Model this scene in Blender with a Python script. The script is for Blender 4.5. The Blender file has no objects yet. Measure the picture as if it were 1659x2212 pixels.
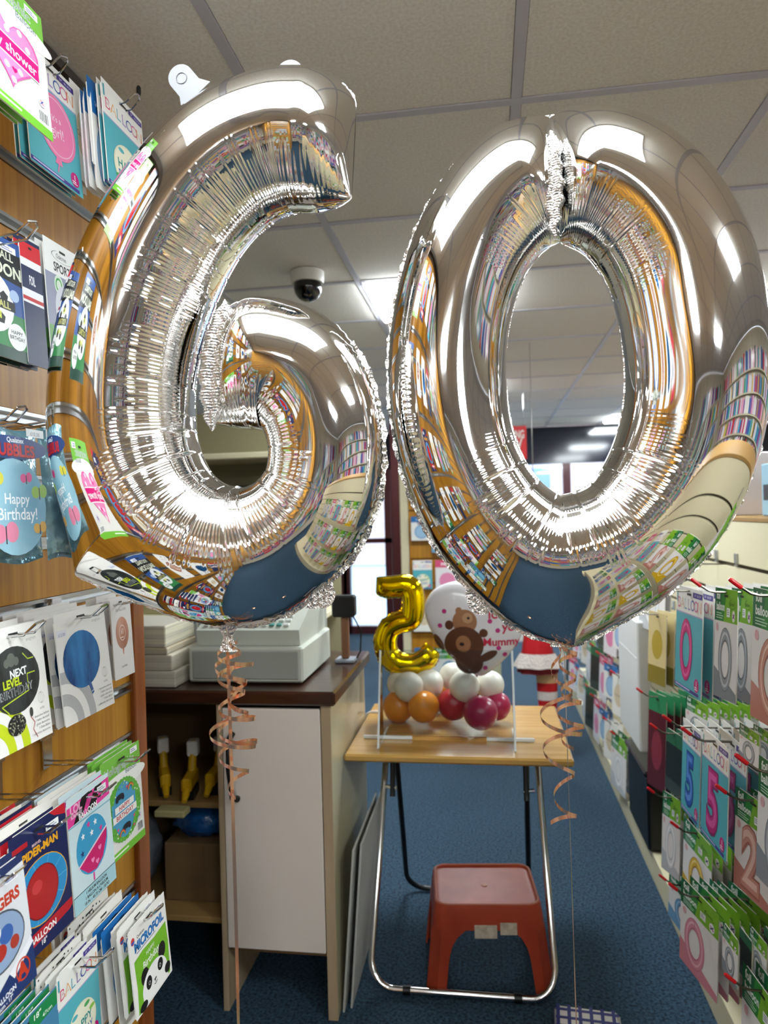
import bpy, math, random
import numpy as np
from mathutils import Vector, Matrix

random.seed(7)
rng = np.random.default_rng(7)
SC = bpy.context.scene
COL = SC.collection

# ------------------------------------------------------------------ camera
H = 1.5                     # eye height
FPX = 1530.0                # focal length in pixels of the 1659x2212 frame
YAW = math.radians(8.37)
ROLL = 0.026
CS, SN = math.cos(YAW), math.sin(YAW)
FWD = Vector((-SN, CS, 0))
R0 = Vector((CS, SN, 0))
ZUP = Vector((0, 0, 1))
RT = (R0 * math.cos(ROLL) - ZUP * math.sin(ROLL)).normalized()
UP = (ZUP * math.cos(ROLL) + R0 * math.sin(ROLL)).normalized()
CAMP = Vector((0, 0, H))
cd = bpy.data.cameras.new('camera')
cam = bpy.data.objects.new('camera', cd)
COL.objects.link(cam)
M = Matrix((RT, UP, -FWD)).transposed().to_4x4()
M.translation = CAMP
cam.matrix_world = M
cd.sensor_fit = 'HORIZONTAL'
cd.sensor_width = 36.0
cd.lens = 36.0 * FPX / 1659.0
cd.clip_start = 0.05
cd.dof.use_dof = True
cd.dof.focus_distance = 1.20
cd.dof.aperture_fstop = 6.0
SC.camera = cam

# ------------------------------------------------------------------ world, exposure
w = bpy.data.worlds.new('daylight')
SC.world = w
w.use_nodes = True
bg = w.node_tree.nodes['Background']
bg.inputs[0].default_value = (0.80, 0.88, 1.0, 1)
bg.inputs[1].default_value = 3.5
SC.view_settings.view_transform = 'Standard'
SC.view_settings.look = 'None'
SC.view_settings.exposure = 1.12
SC.view_settings.gamma = 1.0
PANEL_EMIT = 7.0
CEIL = H + 0.96

# ------------------------------------------------------------------ pixel helpers
def ray(x, y):
    return FWD + RT * ((x - 829.5) / FPX) - UP * ((y - 1106.0) / FPX)
def atd(x, y, d):
    return CAMP + ray(x, y) * d
def onX(x, y, X):
    r = ray(x, y); return CAMP + r * (X / r.x)
def onY(x, y, Y):
    r = ray(x, y); return CAMP + r * (Y / r.y)
def onZ(x, y, Z):
    r = ray(x, y); return CAMP + r * ((Z - H) / r.z)

# ------------------------------------------------------------------ materials
def lin(h):
    if not isinstance(h, str):
        return tuple(h)
    h = h.lstrip('#')
    o = []
    for i in (0, 2, 4):
        c = int(h[i:i + 2], 16) / 255
        o.append(c / 12.92 if c <= 0.04045 else ((c + 0.055) / 1.055) ** 2.4)
    return tuple(o)
MATS = {}
def mat(name, color='888888', rough=0.5, metal=0.0, coat=0.0, emit=0.0, trans=0.0, alpha=1.0,
        noise=None, bump=None, ior=1.45):
    """noise=(scale xyz, second colour, detail); bump=(scale xyz, strength, distance)"""
    if name in MATS:
        return MATS[name]
    m = bpy.data.materials.new(name)
    m.use_nodes = True
    nt = m.node_tree
    b = nt.nodes['Principled BSDF']
    c = lin(color)
    b.inputs['Base Color'].default_value = (*c, 1)
    b.inputs['Roughness'].default_value = rough
    b.inputs['Metallic'].default_value = metal
    b.inputs['Coat Weight'].default_value = coat
    b.inputs['Coat Roughness'].default_value = 0.08
    b.inputs['Transmission Weight'].default_value = trans
    b.inputs['IOR'].default_value = ior
    b.inputs['Alpha'].default_value = alpha
    if emit:
        b.inputs['Emission Color'].default_value = (*c, 1)
        b.inputs['Emission Strength'].default_value = emit
    if noise or bump:
        tc = nt.nodes.new('ShaderNodeTexCoord')
    if noise:
        mp = nt.nodes.new('ShaderNodeMapping'); mp.inputs['Scale'].default_value = noise[0]
        nz = nt.nodes.new('ShaderNodeTexNoise'); nz.inputs['Scale'].default_value = 1.0
        nz.inputs['Detail'].default_value = noise[2] if len(noise) > 2 else 3.0
        rp = nt.nodes.new('ShaderNodeValToRGB')
        lo, hi = noise[3] if len(noise) > 3 else (0.35, 0.65)
        rp.color_ramp.elements[0].position = lo; rp.color_ramp.elements[1].position = hi
        rp.color_ramp.elements[0].color = (*c, 1)
        rp.color_ramp.elements[1].color = (*lin(noise[1]), 1)
        nt.links.new(tc.outputs['Object'], mp.inputs[0])
        nt.links.new(mp.outputs[0], nz.inputs['Vector'])
        nt.links.new(nz.outputs['Fac'], rp.inputs[0])
        nt.links.new(rp.outputs[0], b.inputs['Base Color'])
    if bump:
        mp2 = nt.nodes.new('ShaderNodeMapping'); mp2.inputs['Scale'].default_value = bump[0]
        nz2 = nt.nodes.new('ShaderNodeTexNoise'); nz2.inputs['Scale'].default_value = 1.0
        nz2.inputs['Detail'].default_value = 3.0
        bp = nt.nodes.new('ShaderNodeBump')
        bp.inputs['Strength'].default_value = bump[1]
        bp.inputs['Distance'].default_value = bump[2]
        nt.links.new(tc.outputs['Object'], mp2.inputs[0])
        nt.links.new(mp2.outputs[0], nz2.inputs['Vector'])
        nt.links.new(nz2.outputs['Fac'], bp.inputs['Height'])
        nt.links.new(bp.outputs[0], b.inputs['Normal'])
    MATS[name] = m
    return m
def pmat(hexc):
    """printed plastic film of one flat colour"""
    return mat('print_' + hexc, hexc, rough=0.32, coat=0.25)
def glassmat(name, tint='e8f0f0', gloss=0.10):
    if name in MATS:
        return MATS[name]
    m = bpy.data.materials.new(name); m.use_nodes = True
    nt = m.node_tree
    nt.nodes.remove(nt.nodes['Principled BSDF'])
    out = nt.nodes['Material Output']
    t = nt.nodes.new('ShaderNodeBsdfTransparent'); t.inputs[0].default_value = (*lin(tint), 1)
    g = nt.nodes.new('ShaderNodeBsdfGlossy'); g.inputs['Roughness'].default_value = 0.02
    mx = nt.nodes.new('ShaderNodeMixShader')
    lw = nt.nodes.new('ShaderNodeFresnel'); lw.inputs['IOR'].default_value = 1.45
    nt.links.new(lw.outputs[0], mx.inputs[0])
    nt.links.new(t.outputs[0], mx.inputs[1]); nt.links.new(g.outputs[0], mx.inputs[2])
    nt.links.new(mx.outputs[0], out.inputs[0])
    MATS[name] = m
    return m

WOOD = mat('slat_oak', 'a2690f', 0.42, coat=0.10, noise=((60, 60, 1.6), 'c48c28', 6.0, (0.3, 0.72)))
WOODEND = mat('post_redwood', '7d3f14', 0.4, coat=0.2, noise=((50, 50, 2.0), '97521d', 4.0))
ALU = mat('aluminium', 'b9bcbe', 0.28, metal=1.0)
CHROME = mat('chrome', 'd8d8d8', 0.10, metal=1.0)
STEELDK = mat('dark_wire', '6b665c', 0.30, metal=1.0)
BLACK = mat('black_plastic', '0d0d0f', 0.35)
DARK = mat('dark_recess', '1a1714', 0.7)
WHITE = mat('white_paint', 'e4e1da', 0.5)
CREAM = mat('cream_laminate', 'd8cfae', 0.45)
REDCAP = mat('red_cap', 'd8121f', 0.3, coat=0.3)
CARPET = mat('carpet', '0f2232', 0.95, noise=((110, 110, 110), '37546a', 8.0, (0.36, 0.66)), bump=((420, 420, 420), 0.5, 0.003))
TILEM = mat('ceiling_tile', 'e0dcd4', 0.9, noise=((140, 140, 140), 'd2ccc3', 5.0), bump=((300, 300, 300), 0.35, 0.002))
GRIDM = mat('ceiling_grid', 'b4b2b8', 0.5)
SILVER = mat('silver_foil', 'efeeec', 0.035, metal=1.0)
SILVERC = mat('silver_foil_crumpled', 'efeeec', 0.08, metal=1.0, bump=((170, 170, 170), 0.9, 0.004))
GOLDF = mat('gold_foil', 'e6c200', 0.10, metal=1.0)
ROSE = mat('rose_gold_ribbon', 'f0bc9c', 0.20, metal=0.9)
TABM = mat('tab_foil', '77777a', 0.40, metal=0.6)

# ------------------------------------------------------------------ mesh builder
class MB:
    def __init__(s):
        s.v = []; s.f = []; s.m = []
    def add(s, vs, fs, mi=0):
        o = len(s.v); s.v += [tuple(p) for p in vs]
        s.f += [tuple(i + o for i in f) for f in fs]; s.m += [mi] * len(fs)
        return s
    def box(s, a, b, mi=0):
        x0, y0, z0 = (min(a[i], b[i]) for i in range(3)); x1, y1, z1 = (max(a[i], b[i]) for i in range(3))
        vs = [(x0, y0, z0), (x1, y0, z0), (x1, y1, z0), (x0, y1, z0), (x0, y0, z1), (x1, y0, z1), (x1, y1, z1), (x0, y1, z1)]
        return s.add(vs, [(0, 3, 2, 1), (4, 5, 6, 7), (0, 1, 5, 4), (1, 2, 6, 5), (2, 3, 7, 6), (3, 0, 4, 7)], mi)
    def cbox(s, a, b, c=0.004, mi=0):
        """box with all edges chamfered"""
        lo = [min(a[i], b[i]) for i in range(3)]; hi = [max(a[i], b[i]) for i in range(3)]
        c = min([c] + [(hi[i] - lo[i]) * 0.45 for i in range(3)])
        vs = []; idx = {}
        for sx in (0, 1):
            for sy in (0, 1):
                for sz in (0, 1):
                    sg = (sx, sy, sz)
                    for ax in range(3):
                        p = []
                        for k in range(3):
                            e = hi[k] if sg[k] else lo[k]
                            if k != ax:
                                e += -c if sg[k] else c
                            p.append(e)
                        idx[(sx, sy, sz, ax)] = len(vs); vs.append(p)
        fs = []
        for ax in range(3):
            u, v = [k for k in range(3) if k != ax]
            for sd in (0, 1):
                q = []
                for (a_, b_) in ((0, 0), (1, 0), (1, 1), (0, 1)):
                    t = [0, 0, 0]; t[ax] = sd; t[u] = a_; t[v] = b_
                    q.append(idx[(*t, ax)])
                fs.append(q)
        for ax in range(3):
            u, v = [k for k in range(3) if k != ax]
            for a_ in (0, 1):
                for b_ in (0, 1):
                    q = []
                    for e, face in ((0, u), (1, u), (1, v), (0, v)):
                        t = [0, 0, 0]; t[ax] = e; t[u] = a_; t[v] = b_
                        q.append(idx[(*t, face)])
                    fs.append(q)
        for sx in (0, 1):
            for sy in (0, 1):
                for sz in (0, 1):
                    fs.append([idx[(sx, sy, sz, k)] for k in range(3)])
        return s.add(vs, fs, mi)
    def tube(s, pts, r, n=8, closed=False, mi=0):
        pts = [Vector(p) for p in pts]; L = len(pts); rings = []
        rr = r if isinstance(r, (list, tuple)) else [r] * L
        pn = None
        for i, p in enumerate(pts):
            a = pts[i - 1] if (i > 0 or closed) else p
            b = pts[(i + 1) % L] if (i < L - 1 or closed) else p
            t = (b - a).normalized()
            if pn is None:
                ref = Vector((0, 0, 1)) if abs(t.z) < 0.9 else Vector((1, 0, 0))
                pn = (ref - t * ref.dot(t)).normalized()
            else:
                pn = (pn - t * pn.dot(t)).normalized()
            bn = t.cross(pn)
            rings.append([p + (pn * math.cos(2 * math.pi * k / n) + bn * math.sin(2 * math.pi * k / n)) * rr[i] for k in range(n)])
        vs = [q for g in rings for q in g]; fs = []
        for i in range(L if closed else L - 1):
            j = (i + 1) % L
            for k in range(n):
                fs.append((i * n + k, i * n + (k + 1) % n, j * n + (k + 1) % n, j * n + k))
        if not closed:
            fs.append(tuple(range(n))[::-1]); fs.append(tuple((L - 1) * n + k for k in range(n)))
        return s.add(vs, fs, mi)
    def lathe(s, prof, c=(0, 0, 0), n=24, mi=0):
        vs = []; fs = []
        for (r, z) in prof:
            for k in range(n):
                a = 2 * math.pi * k / n
                vs.append((c[0] + r * math.cos(a), c[1] + r * math.sin(a), c[2] + z))
        for i in range(len(prof) - 1):
            for k in range(n):
                fs.append((i * n + k, i * n + (k + 1) % n, (i + 1) * n + (k + 1) % n, (i + 1) * n + k))
        if prof[0][0] > 1e-5: fs.append(tuple(range(n))[::-1])
        if prof[-1][0] > 1e-5: fs.append(tuple((len(prof) - 1) * n + k for k in range(n)))
        return s.add(vs, fs, mi)
    def prism(s, pts, y0, y1, mi=0):
        """polygon in xz extruded along y"""
        n = len(pts)
        vs = [(p[0], y0, p[1]) for p in pts] + [(p[0], y1, p[1]) for p in pts]
        fs = [tuple(range(n)), tuple(range(2 * n - 1, n - 1, -1))]
        fs += [(i, (i + 1) % n, n + (i + 1) % n, n + i) for i in range(n)]
        return s.add(vs, fs, mi)
    def mesh(s, name, mats, smooth=False):
        me = bpy.data.meshes.new(name)
        me.from_pydata([tuple(p) for p in s.v], [], s.f)
        for m in (mats if isinstance(mats, (list, tuple)) else [mats]):
            me.materials.append(m)
        if len(me.materials) > 1:
            me.polygons.foreach_set('material_index', s.m)
        if smooth:
            me.polygons.foreach_set('use_smooth', [True] * len(me.polygons))
            me.update(); me.set_sharp_from_angle(angle=math.radians(42))
        me.update()
        return me
    def build(s, name, mats, parent=None, smooth=False):
        return place(name, s.mesh(name, mats, smooth), parent)
def place(name, me, parent=None):
    o = bpy.data.objects.new(name, me)
    COL.objects.link(o)
    if parent is not None:
        o.parent = parent
    return o
def tag(o, label, cat, group=None, kind=None):
    o['label'] = label; o['category'] = cat
    if group: o['group'] = group
    if kind: o['kind'] = kind
    return o
def empty(name, loc=(0, 0, 0), rz=0.0):
    o = bpy.data.objects.new(name, None)
    o.empty_display_size = 0.05
    COL.objects.link(o); o.location = loc; o.rotation_euler = (0, 0, rz)
    return o
def struct(o):
    o['kind'] = 'structure'; return o
def copytree(o, parent=None):
    c = o.copy(); COL.objects.link(c); c.parent = parent
    for ch in o.children:
        copytree(ch, c)
    return c

# ------------------------------------------------------------------ text
TXT = {}
def text_geo(s, bold=0.0):
    k = (s, bold)
    if k not in TXT:
        cu = bpy.data.curves.new('t', 'FONT'); cu.body = s; cu.offset = bold; cu.resolution_u = 3
        ob = bpy.data.objects.new('t', cu)
        me = bpy.data.meshes.new_from_object(ob)
        vs = [(v.co.x, v.co.y) for v in me.vertices]; fs = [tuple(p.vertices) for p in me.polygons]
        bpy.data.objects.remove(ob); bpy.data.curves.remove(cu); bpy.data.meshes.remove(me)
        xs = [v[0] for v in vs] or [0]; ys = [v[1] for v in vs] or [0]
        TXT[k] = (vs, fs, min(xs), max(xs), min(ys), max(ys))
    return TXT[k]

# ------------------------------------------------------------------ printed packets
class Art:
    """flat print on a packet front: u to the viewer's right 0..1, v down 0..1"""
    def __init__(s, wd, ht):
        s.w, s.h = wd, ht; s.print = MB(); s.text = MB(); s.pm = []; s.tm = []; s.k = 0
    def _mi(s, lst, c):
        m = c if not isinstance(c, str) else pmat(c)
        if m not in lst: lst.append(m)
        return lst.index(m)
    def P(s, u, v):
        return ((u - 0.5) * s.w, -0.0003 - s.k * 0.000025, -v * s.h)
    def poly(s, pts, c):
        s.k += 1
        s.print.add([s.P(*p) for p in pts], [tuple(range(len(pts)))], s._mi(s.pm, c)); return s
    def rect(s, u0, v0, u1, v1, c):
        return s.poly([(u0, v0), (u1, v0), (u1, v1), (u0, v1)], c)
    def ell(s, u, v, ru, rv, c, n=28, a0=0, a1=2 * math.pi):
        return s.poly([(u + ru * math.cos(a0 + (a1 - a0) * i / n), v + rv * math.sin(a0 + (a1 - a0) * i / n)) for i in range(n)], c)
    def disc(s, u, v, r, c):
        return s.ell(u, v, r, r * s.w / s.h, c)
    def ring(s, u, v, ru, rv, t, c, n=28, a0=0, a1=2 * math.pi):
        s.k += 1
        vs = []; fs = []
        for i in range(n + 1):
            a = a0 + (a1 - a0) * i / n
            vs.append(s.P(u + ru * math.cos(a), v + rv * math.sin(a)))
            vs.append(s.P(u + ru * (1 - t) * math.cos(a), v + rv * (1 - t) * math.sin(a)))
            if i: fs.append((2 * i - 2, 2 * i, 2 * i + 1, 2 * i - 1))
        s.print.add(vs, fs, s._mi(s.pm, c)); return s
    def heart(s, u, v, r, c):
        pts = []
        for i in range(30):
            t = 2 * math.pi * i / 30
            pts.append((u + r * math.sin(t) ** 3, v - r * s.w / s.h * (13 * math.cos(t) - 5 * math.cos(2 * t) - 2 * math.cos(3 * t) - math.cos(4 * t)) / 16))
        return s.poly(pts, c)
    def star(s, u, v, r, c):
        return s.poly([(u + (r if i % 2 == 0 else r * 0.42) * math.sin(math.pi * i / 5), v - (r if i % 2 == 0 else r * 0.42) * s.w / s.h * math.cos(math.pi * i / 5)) for i in range(10)], c)
    def bar(s, pts, wd, c):
        """polyline of width wd (in u)"""
        for (a, b) in zip(pts[:-1], pts[1:]):
            ax, ay = a[0] * s.w, a[1] * s.h; bx, by = b[0] * s.w, b[1] * s.h
            l = math.hypot(bx - ax, by - ay) or 1; nx, ny = -(by - ay) / l * wd * s.w / 2, (bx - ax) / l * wd * s.w / 2
            s.poly([((ax + nx) / s.w, (ay + ny) / s.h), ((bx + nx) / s.w, (by + ny) / s.h), ((bx - nx) / s.w, (by - ny) / s.h), ((ax - nx) / s.w, (ay - ny) / s.h)], c)
        return s
    def txt(s, t, u, v, size, c, bold=0.02, rot=0.0, fit=None, align='c', sy=1.0):
        """centre of the text at (u,v); size is cap height as a share of packet height; fit = max width in u"""
        vs, fs, x0, x1, y0, y1 = text_geo(t, bold)
        if not vs: return s
        s.k += 1
        sc = size * s.h / 0.70
        sx = sc
        if fit and (x1 - x0) * sx > fit * s.w: sx = fit * s.w / (x1 - x0)
        ox = {'c': (x0 + x1) / 2, 'l': x0, 'r': x1}[align]
        ca, sa = math.cos(rot), math.sin(rot)
        yy = -0.0003 - s.k * 0.000025
        bx, bz = (u - 0.5) * s.w, -v * s.h
        out = []
        for (x, y) in vs:
            px = (x - ox) * sx; pz = (y - 0.35) * sc * sy
            out.append((bx + px * ca - pz * sa, yy, bz + px * sa + pz * ca))
        s.text.add(out, fs, s._mi(s.tm, c)); return s
    def lines(s, u, v, wd, n, c, step=0.018, th=0.006):
        for i in range(n):
            k = wd * (0.7 + 0.3 * ((i * 37) % 10) / 10)
            s.rect(u, v + i * step, u + k, v + i * step + th, c)
        return s
    def multi(s, t, u, v, size, cols, step, bold=0.0, rot=0):
        for i, ch in enumerate(t):
            s.txt(ch, u + i * step, v - math.tan(rot) * i * step, size, cols[i % len(cols)], bold)
        return s

BODIES = {}
def packet_body(wd, ht, th, cut=True):
    """thin padded sleeve: chamfered top corners, rounded bulge towards the back, origin at the top centre"""
    b = MB()
    c = 0.10 * wd if cut else 0.02 * wd
    out = [(-wd / 2 + c, 0), (wd / 2 - c, 0), (wd / 2, -c), (wd / 2, -ht + 0.004), (wd / 2 - 0.004, -ht), (-wd / 2 + 0.004, -ht), (-wd / 2, -ht + 0.004), (-wd / 2, -c)]
    n = len(out)
    cx, cz = 0, -ht / 2
    rings = [(1.0, 0.0), (1.0, th * 0.35), (0.9, th)]
    vs = []; fs = []
    for (k, y) in rings:
        vs += [(cx + (p[0] - cx) * k, y, cz + (p[1] - cz) * k) for p in out]
    fs.append(tuple(range(n)))
    for i in range(len(rings) - 1):
        fs += [(i * n + j, i * n + (j + 1) % n, (i + 1) * n + (j + 1) % n, (i + 1) * n + j) for j in range(n)]
    fs.append(tuple((len(rings) - 1) * n + j for j in range(n))[::-1])
    b.add(vs, fs)
    return b
class Kind:
    def __init__(s, wd, ht, th, base, draw, cut=True, name='balloon_packet'):
        s.w, s.h, s.th, s.name = wd, ht, th, name
        s.bm = packet_body(wd, ht, th, cut).mesh(name, pmat(base) if isinstance(base, str) else base)
        a = Art(wd, ht); draw(a)
        # euro slot
        a.rect(0.42, 0.055, 0.58, 0.075, '222222')
        s.pm = a.print.mesh('printed_front', a.pm or [pmat('ffffff')]) if a.print.v else None
        s.tm = a.text.mesh('lettering', a.tm) if a.text.v else None
    def make(s, loc, rz, tilt=0.06, label=None, group=None, cat='balloon packet', roll=0.0):
        o = place(s.name, s.bm)
        o.location = loc; o.rotation_euler = (-tilt, roll, rz)
        if s.pm: place('printed_front', s.pm, o)
        if s.tm: place('lettering', s.tm, o)
        tag(o, label, cat, group)
        return o

# ------------------------------------------------------------------ room shell
XL, XR, YB, YF = -2.7, 3.3, -4.6, 8.6
XS = -0.865                      # face of the slatted wall beside the camera
struct(MB().box((XL, YB, -0.05), (XR, YF, 0)).build('floor', CARPET))
ceil = struct(MB().box((XL, YB, CEIL + 0.012), (XR, YF, CEIL + 0.05)).build('ceiling', mat('void_above', '55504a', 0.9)))
GX0, GY0 = -0.51, 1.70
xs = [GX0 + 0.6 * k for k in range(-4, 8) if XL - 0.6 < GX0 + 0.6 * k < XR]
ys = [GY0 + 0.6 * k for k in range(-11, 13) if YB - 0.6 < GY0 + 0.6 * k < YF]
LIGHTS = {(0, 2), (0, 6), (0, 10), (3, -3), (3, 2), (3, 6), (3, 10), (0, -7), (3, -7)}
OFFSCREEN = {(3, -3): 'ceiling_light_right_offscreen', (3, 2): 'ceiling_light_right_far_offscreen', (0, -7): 'ceiling_light_behind_offscreen', (3, -7): 'ceiling_light_right_behind_offscreen'}
g = MB()
for x in xs:
    if XL < x < XR: g.box((x - 0.012, YB, CEIL - 0.002), (x + 0.012, YF, CEIL + 0.012))
for y in ys:
    if YB < y < YF: g.box((XL, y - 0.012, CEIL - 0.0025), (XR, y + 0.012, CEIL + 0.012))
g.build('ceiling_grid', GRIDM, ceil)
TILES = {}
for x in xs:
    for y in ys:
        i, j = round((x - GX0) / 0.6), round((y - GY0) / 0.6)
        x0, x1 = max(x + 0.012, XL), min(x + 0.588, XR)
        y0, y1 = max(y + 0.012, YB), min(y + 0.588, YF)
        if x1 - x0 < 0.03 or y1 - y0 < 0.03: continue
        if (i, j) in LIGHTS:
            r = empty(OFFSCREEN.get((i, j), 'ceiling_light'), (x + 0.3, y + 0.3, CEIL - 0.004))
            MB().cbox((-0.275, -0.275, -0.022), (0.275, 0.275, 0.010), 0.008).build('diffuser', mat('light_panel', (0.88, 0.96, 1.0), 0.5, emit=PANEL_EMIT * 3.2), r)
            f = MB()
            for (a, b) in (((-0.287, -0.287), (0.287, -0.272)), ((-0.287, 0.272), (0.287, 0.287)), ((-0.287, -0.272), (-0.272, 0.272)), ((0.272, -0.272), (0.287, 0.272))):
                f.box((a[0], a[1], -0.004), (b[0], b[1], 0.0))
            f.build('frame', WHITE, r)
            place_word = {(0, 2): 'lit square light panel in the ceiling next to the dome camera'}.get((i, j), 'lit square light panel set in the ceiling grid further off')
            tag(r, place_word, 'ceiling light', 'square light panels in the ceiling')
            continue
        k = (round(x1 - x0, 3), round(y1 - y0, 3))
        if k not in TILES:
            TILES[k] = MB().cbox((0, 0, 0), (k[0], k[1], 0.014), 0.002).mesh('tile', TILEM)
        t = place('tile', TILES[k], ceil); t.location = (x0, y0, CEIL + 0.001)

# wide surface-mounted fitting over the balloons
r = empty('ceiling_light_above_offscreen', (-0.13, 0.47, CEIL - 0.003))
MB().cbox((-0.56, -0.30, -0.045), (0.56, 0.30, -0.012), 0.008).build('diffuser', mat('light_panel_large', (0.88, 0.96, 1.0), 0.5, emit=PANEL_EMIT * 0.75), r)
MB().cbox((-0.58, -0.32, -0.014), (0.58, 0.32, 0.0), 0.003).build('frame', WHITE, r)
tag(r, 'wide lit ceiling fitting mirrored on top of both silver balloons', 'ceiling light', 'light panels in the ceiling')

# outer walls
WALLP = mat('wall_paint', 'c9c0ad', 0.8, noise=((3, 3, 3), 'bfb6a2', 3.0))
struct(MB().box((XL - 0.1, YB, 0), (XL, YF, CEIL)).build('wall_left', WALLP))
struct(MB().box((XR, YB, 0), (XR + 0.1, YF, CEIL)).build('wall_right', WALLP))
struct(MB().box((XL, YB - 0.1, 0), (XR, YB, CEIL)).build('wall_back', WALLP))

# shop front: dark bulkhead, maroon framed glazing, street beyond
MAROON = mat('maroon_frame', '3d1519', 0.35, coat=0.3)
NAVY = mat('dark_bulkhead', '0a0d1c', 0.12, coat=0.6)
wf = struct(MB().box((XL, YF, 2.02), (XR, YF + 0.12, CEIL)).build('wall_front', NAVY))
MB().box((-0.2, YF, 0), (XR, YF + 0.12, 0.55)).build('stall_riser', mat('riser', '5b4a44', 0.6), wf)
MB().box((XL, YF, 0), (-1.75, YF + 0.12, 2.02)).build('side_pier', MAROON, wf)
posts = [-1.75, -1.22, -0.62, -0.2, 0.93, 2.1, 3.25]
wn = struct(empty('window_1', (0, YF, 0)))
for x in posts:
    MB().box((x - 0.045, 0.0, 0.0), (x + 0.045, 0.10, 2.02)).build('window_frame', MAROON, wn)
MB().box((-1.75, 0.0, 1.12), (-0.62, 0.09, 1.18)).build('window_frame', MAROON, wn)
MB().box((-1.75, 0.0, 0.0), (-0.62, 0.09, 0.10)).build('window_frame', MAROON, wn)
for a, b in zip(posts[:-1], posts[1:]):
    z0 = 0.55 if a >= -0.25 else 0.1
    MB().box((a + 0.045, 0.04, z0), (b - 0.045, 0.046, 2.02)).build('pane', glassmat('window_glass'), wn)
# maroon fan-shaped drape on the window post
# the street
PAVE = mat('pale_pavement', '9aa9bd', 0.8, noise=((4, 4, 4), 'a9b5c6', 3.0))
struct(MB().box((-14, YF + 0.12, -0.12), (16, 26, -0.03)).build('pavement', PAVE))
fac = empty('building', (0, 20, 0))
MB().box((-14, 0, 0), (16, 0.3, 6)).build('wall', mat('pink_render', 'c7b2b0', 0.9, noise=((0.6, 0.6, 0.6), 'b7a4a8', 2.0)), fac)
for k in range(9):
    MB().box((-12 + k * 3.1, -0.06, 1.1), (-10.7 + k * 3.1, 0.0, 2.6)).build('window', mat('far_window', '6f86a6', 0.2), fac)
    MB().box((-12.1 + k * 3.1, -0.09, 0.98), (-10.6 + k * 3.1, 0.0, 1.1)).build('sill', WHITE, fac)
tag(fac, 'pale pink rendered building across the street seen through shop window', 'building')

# slatted oak wall beside the camera
SLAT0 = H - 0.164                # a slot height
wl = struct(empty('wall_slatted', (XS, 0, 0)))
YE = 1.60                        # end of the boards
zs = [SLAT0 + 0.12 * k for k in range(-12, 9)]
for k, z in enumerate(zs):
    top = min(z + 0.12 - 0.012, CEIL - 0.004); bot = max(z + 0.012, 0.0)
    if bot >= top - 0.01: continue
    MB().cbox((-0.018, YB, bot), (0, YE, top), 0.0015).build('board', WOOD, wl)
for z in zs:
    if 0.02 < z < CEIL - 0.03:
        r = MB().box((-0.017, YB, z - 0.0115), (-0.012, YE, z + 0.0115))
        r.box((-0.016, YB, z + 0.005), (0.0025, YE, z + 0.0118)); r.box((-0.016, YB, z - 0.0118), (0.0025, YE, z - 0.006))
        r.build('slot_rail', ALU, wl)
MB().box((-0.05, YB, 0), (-0.019, YE, CEIL)).build('backing_board', mat('backing', '3a2a18', 0.8), wl)
MB().cbox((-0.06, YE, 0), (0.012, YE + 0.055, CEIL - 0.005), 0.003).build('end_post', WOODEND, wl)
MB().box((0.0, YB, CEIL - 0.022), (0.012, YE, CEIL - 0.002)).build('ceiling_trim', mat('trim_dark', '4d4640', 0.5), wl)

# ------------------------------------------------------------------ packet designs
RAIN = ['e0567a', 'e9a23b', '58a8b8', '9a7cc0', '4d66b0', 'd86aa0', 'e08a4a']
def barcode(a, u, v, wd, ht):
    a.rect(u, v, u + wd, v + ht, 'f4f4f2')
    x = u + 0.01
    i = 0
    while x < u + wd - 0.015:
        t = (0.004, 0.008, 0.005, 0.011)[i % 4]; a.rect(x, v + 0.008, x + t, v + ht - 0.012, '202020'); x += t + (0.007, 0.005, 0.009)[i % 3]; i += 1
def teal_base(a, hdr=0.26):
    a.rect(0, hdr, 1, 1, '58b4c0')
    a.rect(0, 0, 1, hdr, 'f2f0ea')
    a.rect(0, hdr - 0.012, 1, hdr, 'b8a8d0')
    a.multi('BALLOON', 0.12, hdr * 0.62, 0.105, RAIN, 0.128, 0.0)
    a.multi('BALLOON', 0.12, hdr * 0.62, 0.075, ['f2f0ea'], 0.128, -0.012)
    a.rect(0.64, 0.035, 0.98, 0.085, '43318c'); a.txt('34" - 86.3CM', 0.81, 0.060, 0.022, 'f4f4ff', 0.0)
    a.rect(0.03, 0.05, 0.06, 0.16, '2aa0b0')
    a.rect(0.0, 0.955, 0.92, 0.985, '4a3b90'); a.lines(0.04, 0.962, 0.8, 1, 'cfc8ea', th=0.012)
    a.disc(0.84, 0.885, 0.085, 'c8127a'); a.txt('1', 0.84, 0.868, 0.045, 'ffffff', 0.02); a.lines(0.785, 0.90, 0.11, 2, 'ffffff', th=0.008)
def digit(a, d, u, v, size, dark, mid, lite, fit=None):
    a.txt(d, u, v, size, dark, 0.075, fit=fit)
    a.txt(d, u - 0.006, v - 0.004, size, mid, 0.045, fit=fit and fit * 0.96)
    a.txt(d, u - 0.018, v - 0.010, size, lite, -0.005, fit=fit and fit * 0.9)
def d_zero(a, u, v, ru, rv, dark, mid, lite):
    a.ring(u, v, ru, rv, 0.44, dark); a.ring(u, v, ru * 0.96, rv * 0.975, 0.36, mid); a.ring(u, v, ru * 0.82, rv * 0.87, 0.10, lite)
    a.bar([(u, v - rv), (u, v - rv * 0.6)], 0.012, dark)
def k_teal0(a):
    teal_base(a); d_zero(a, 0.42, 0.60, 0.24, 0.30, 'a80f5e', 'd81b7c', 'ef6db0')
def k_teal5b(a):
    teal_base(a); digit(a, '5', 0.45, 0.60, 0.50, '1c3f8a', '2a5bb5', '5f92dc', 0.46)
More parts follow.
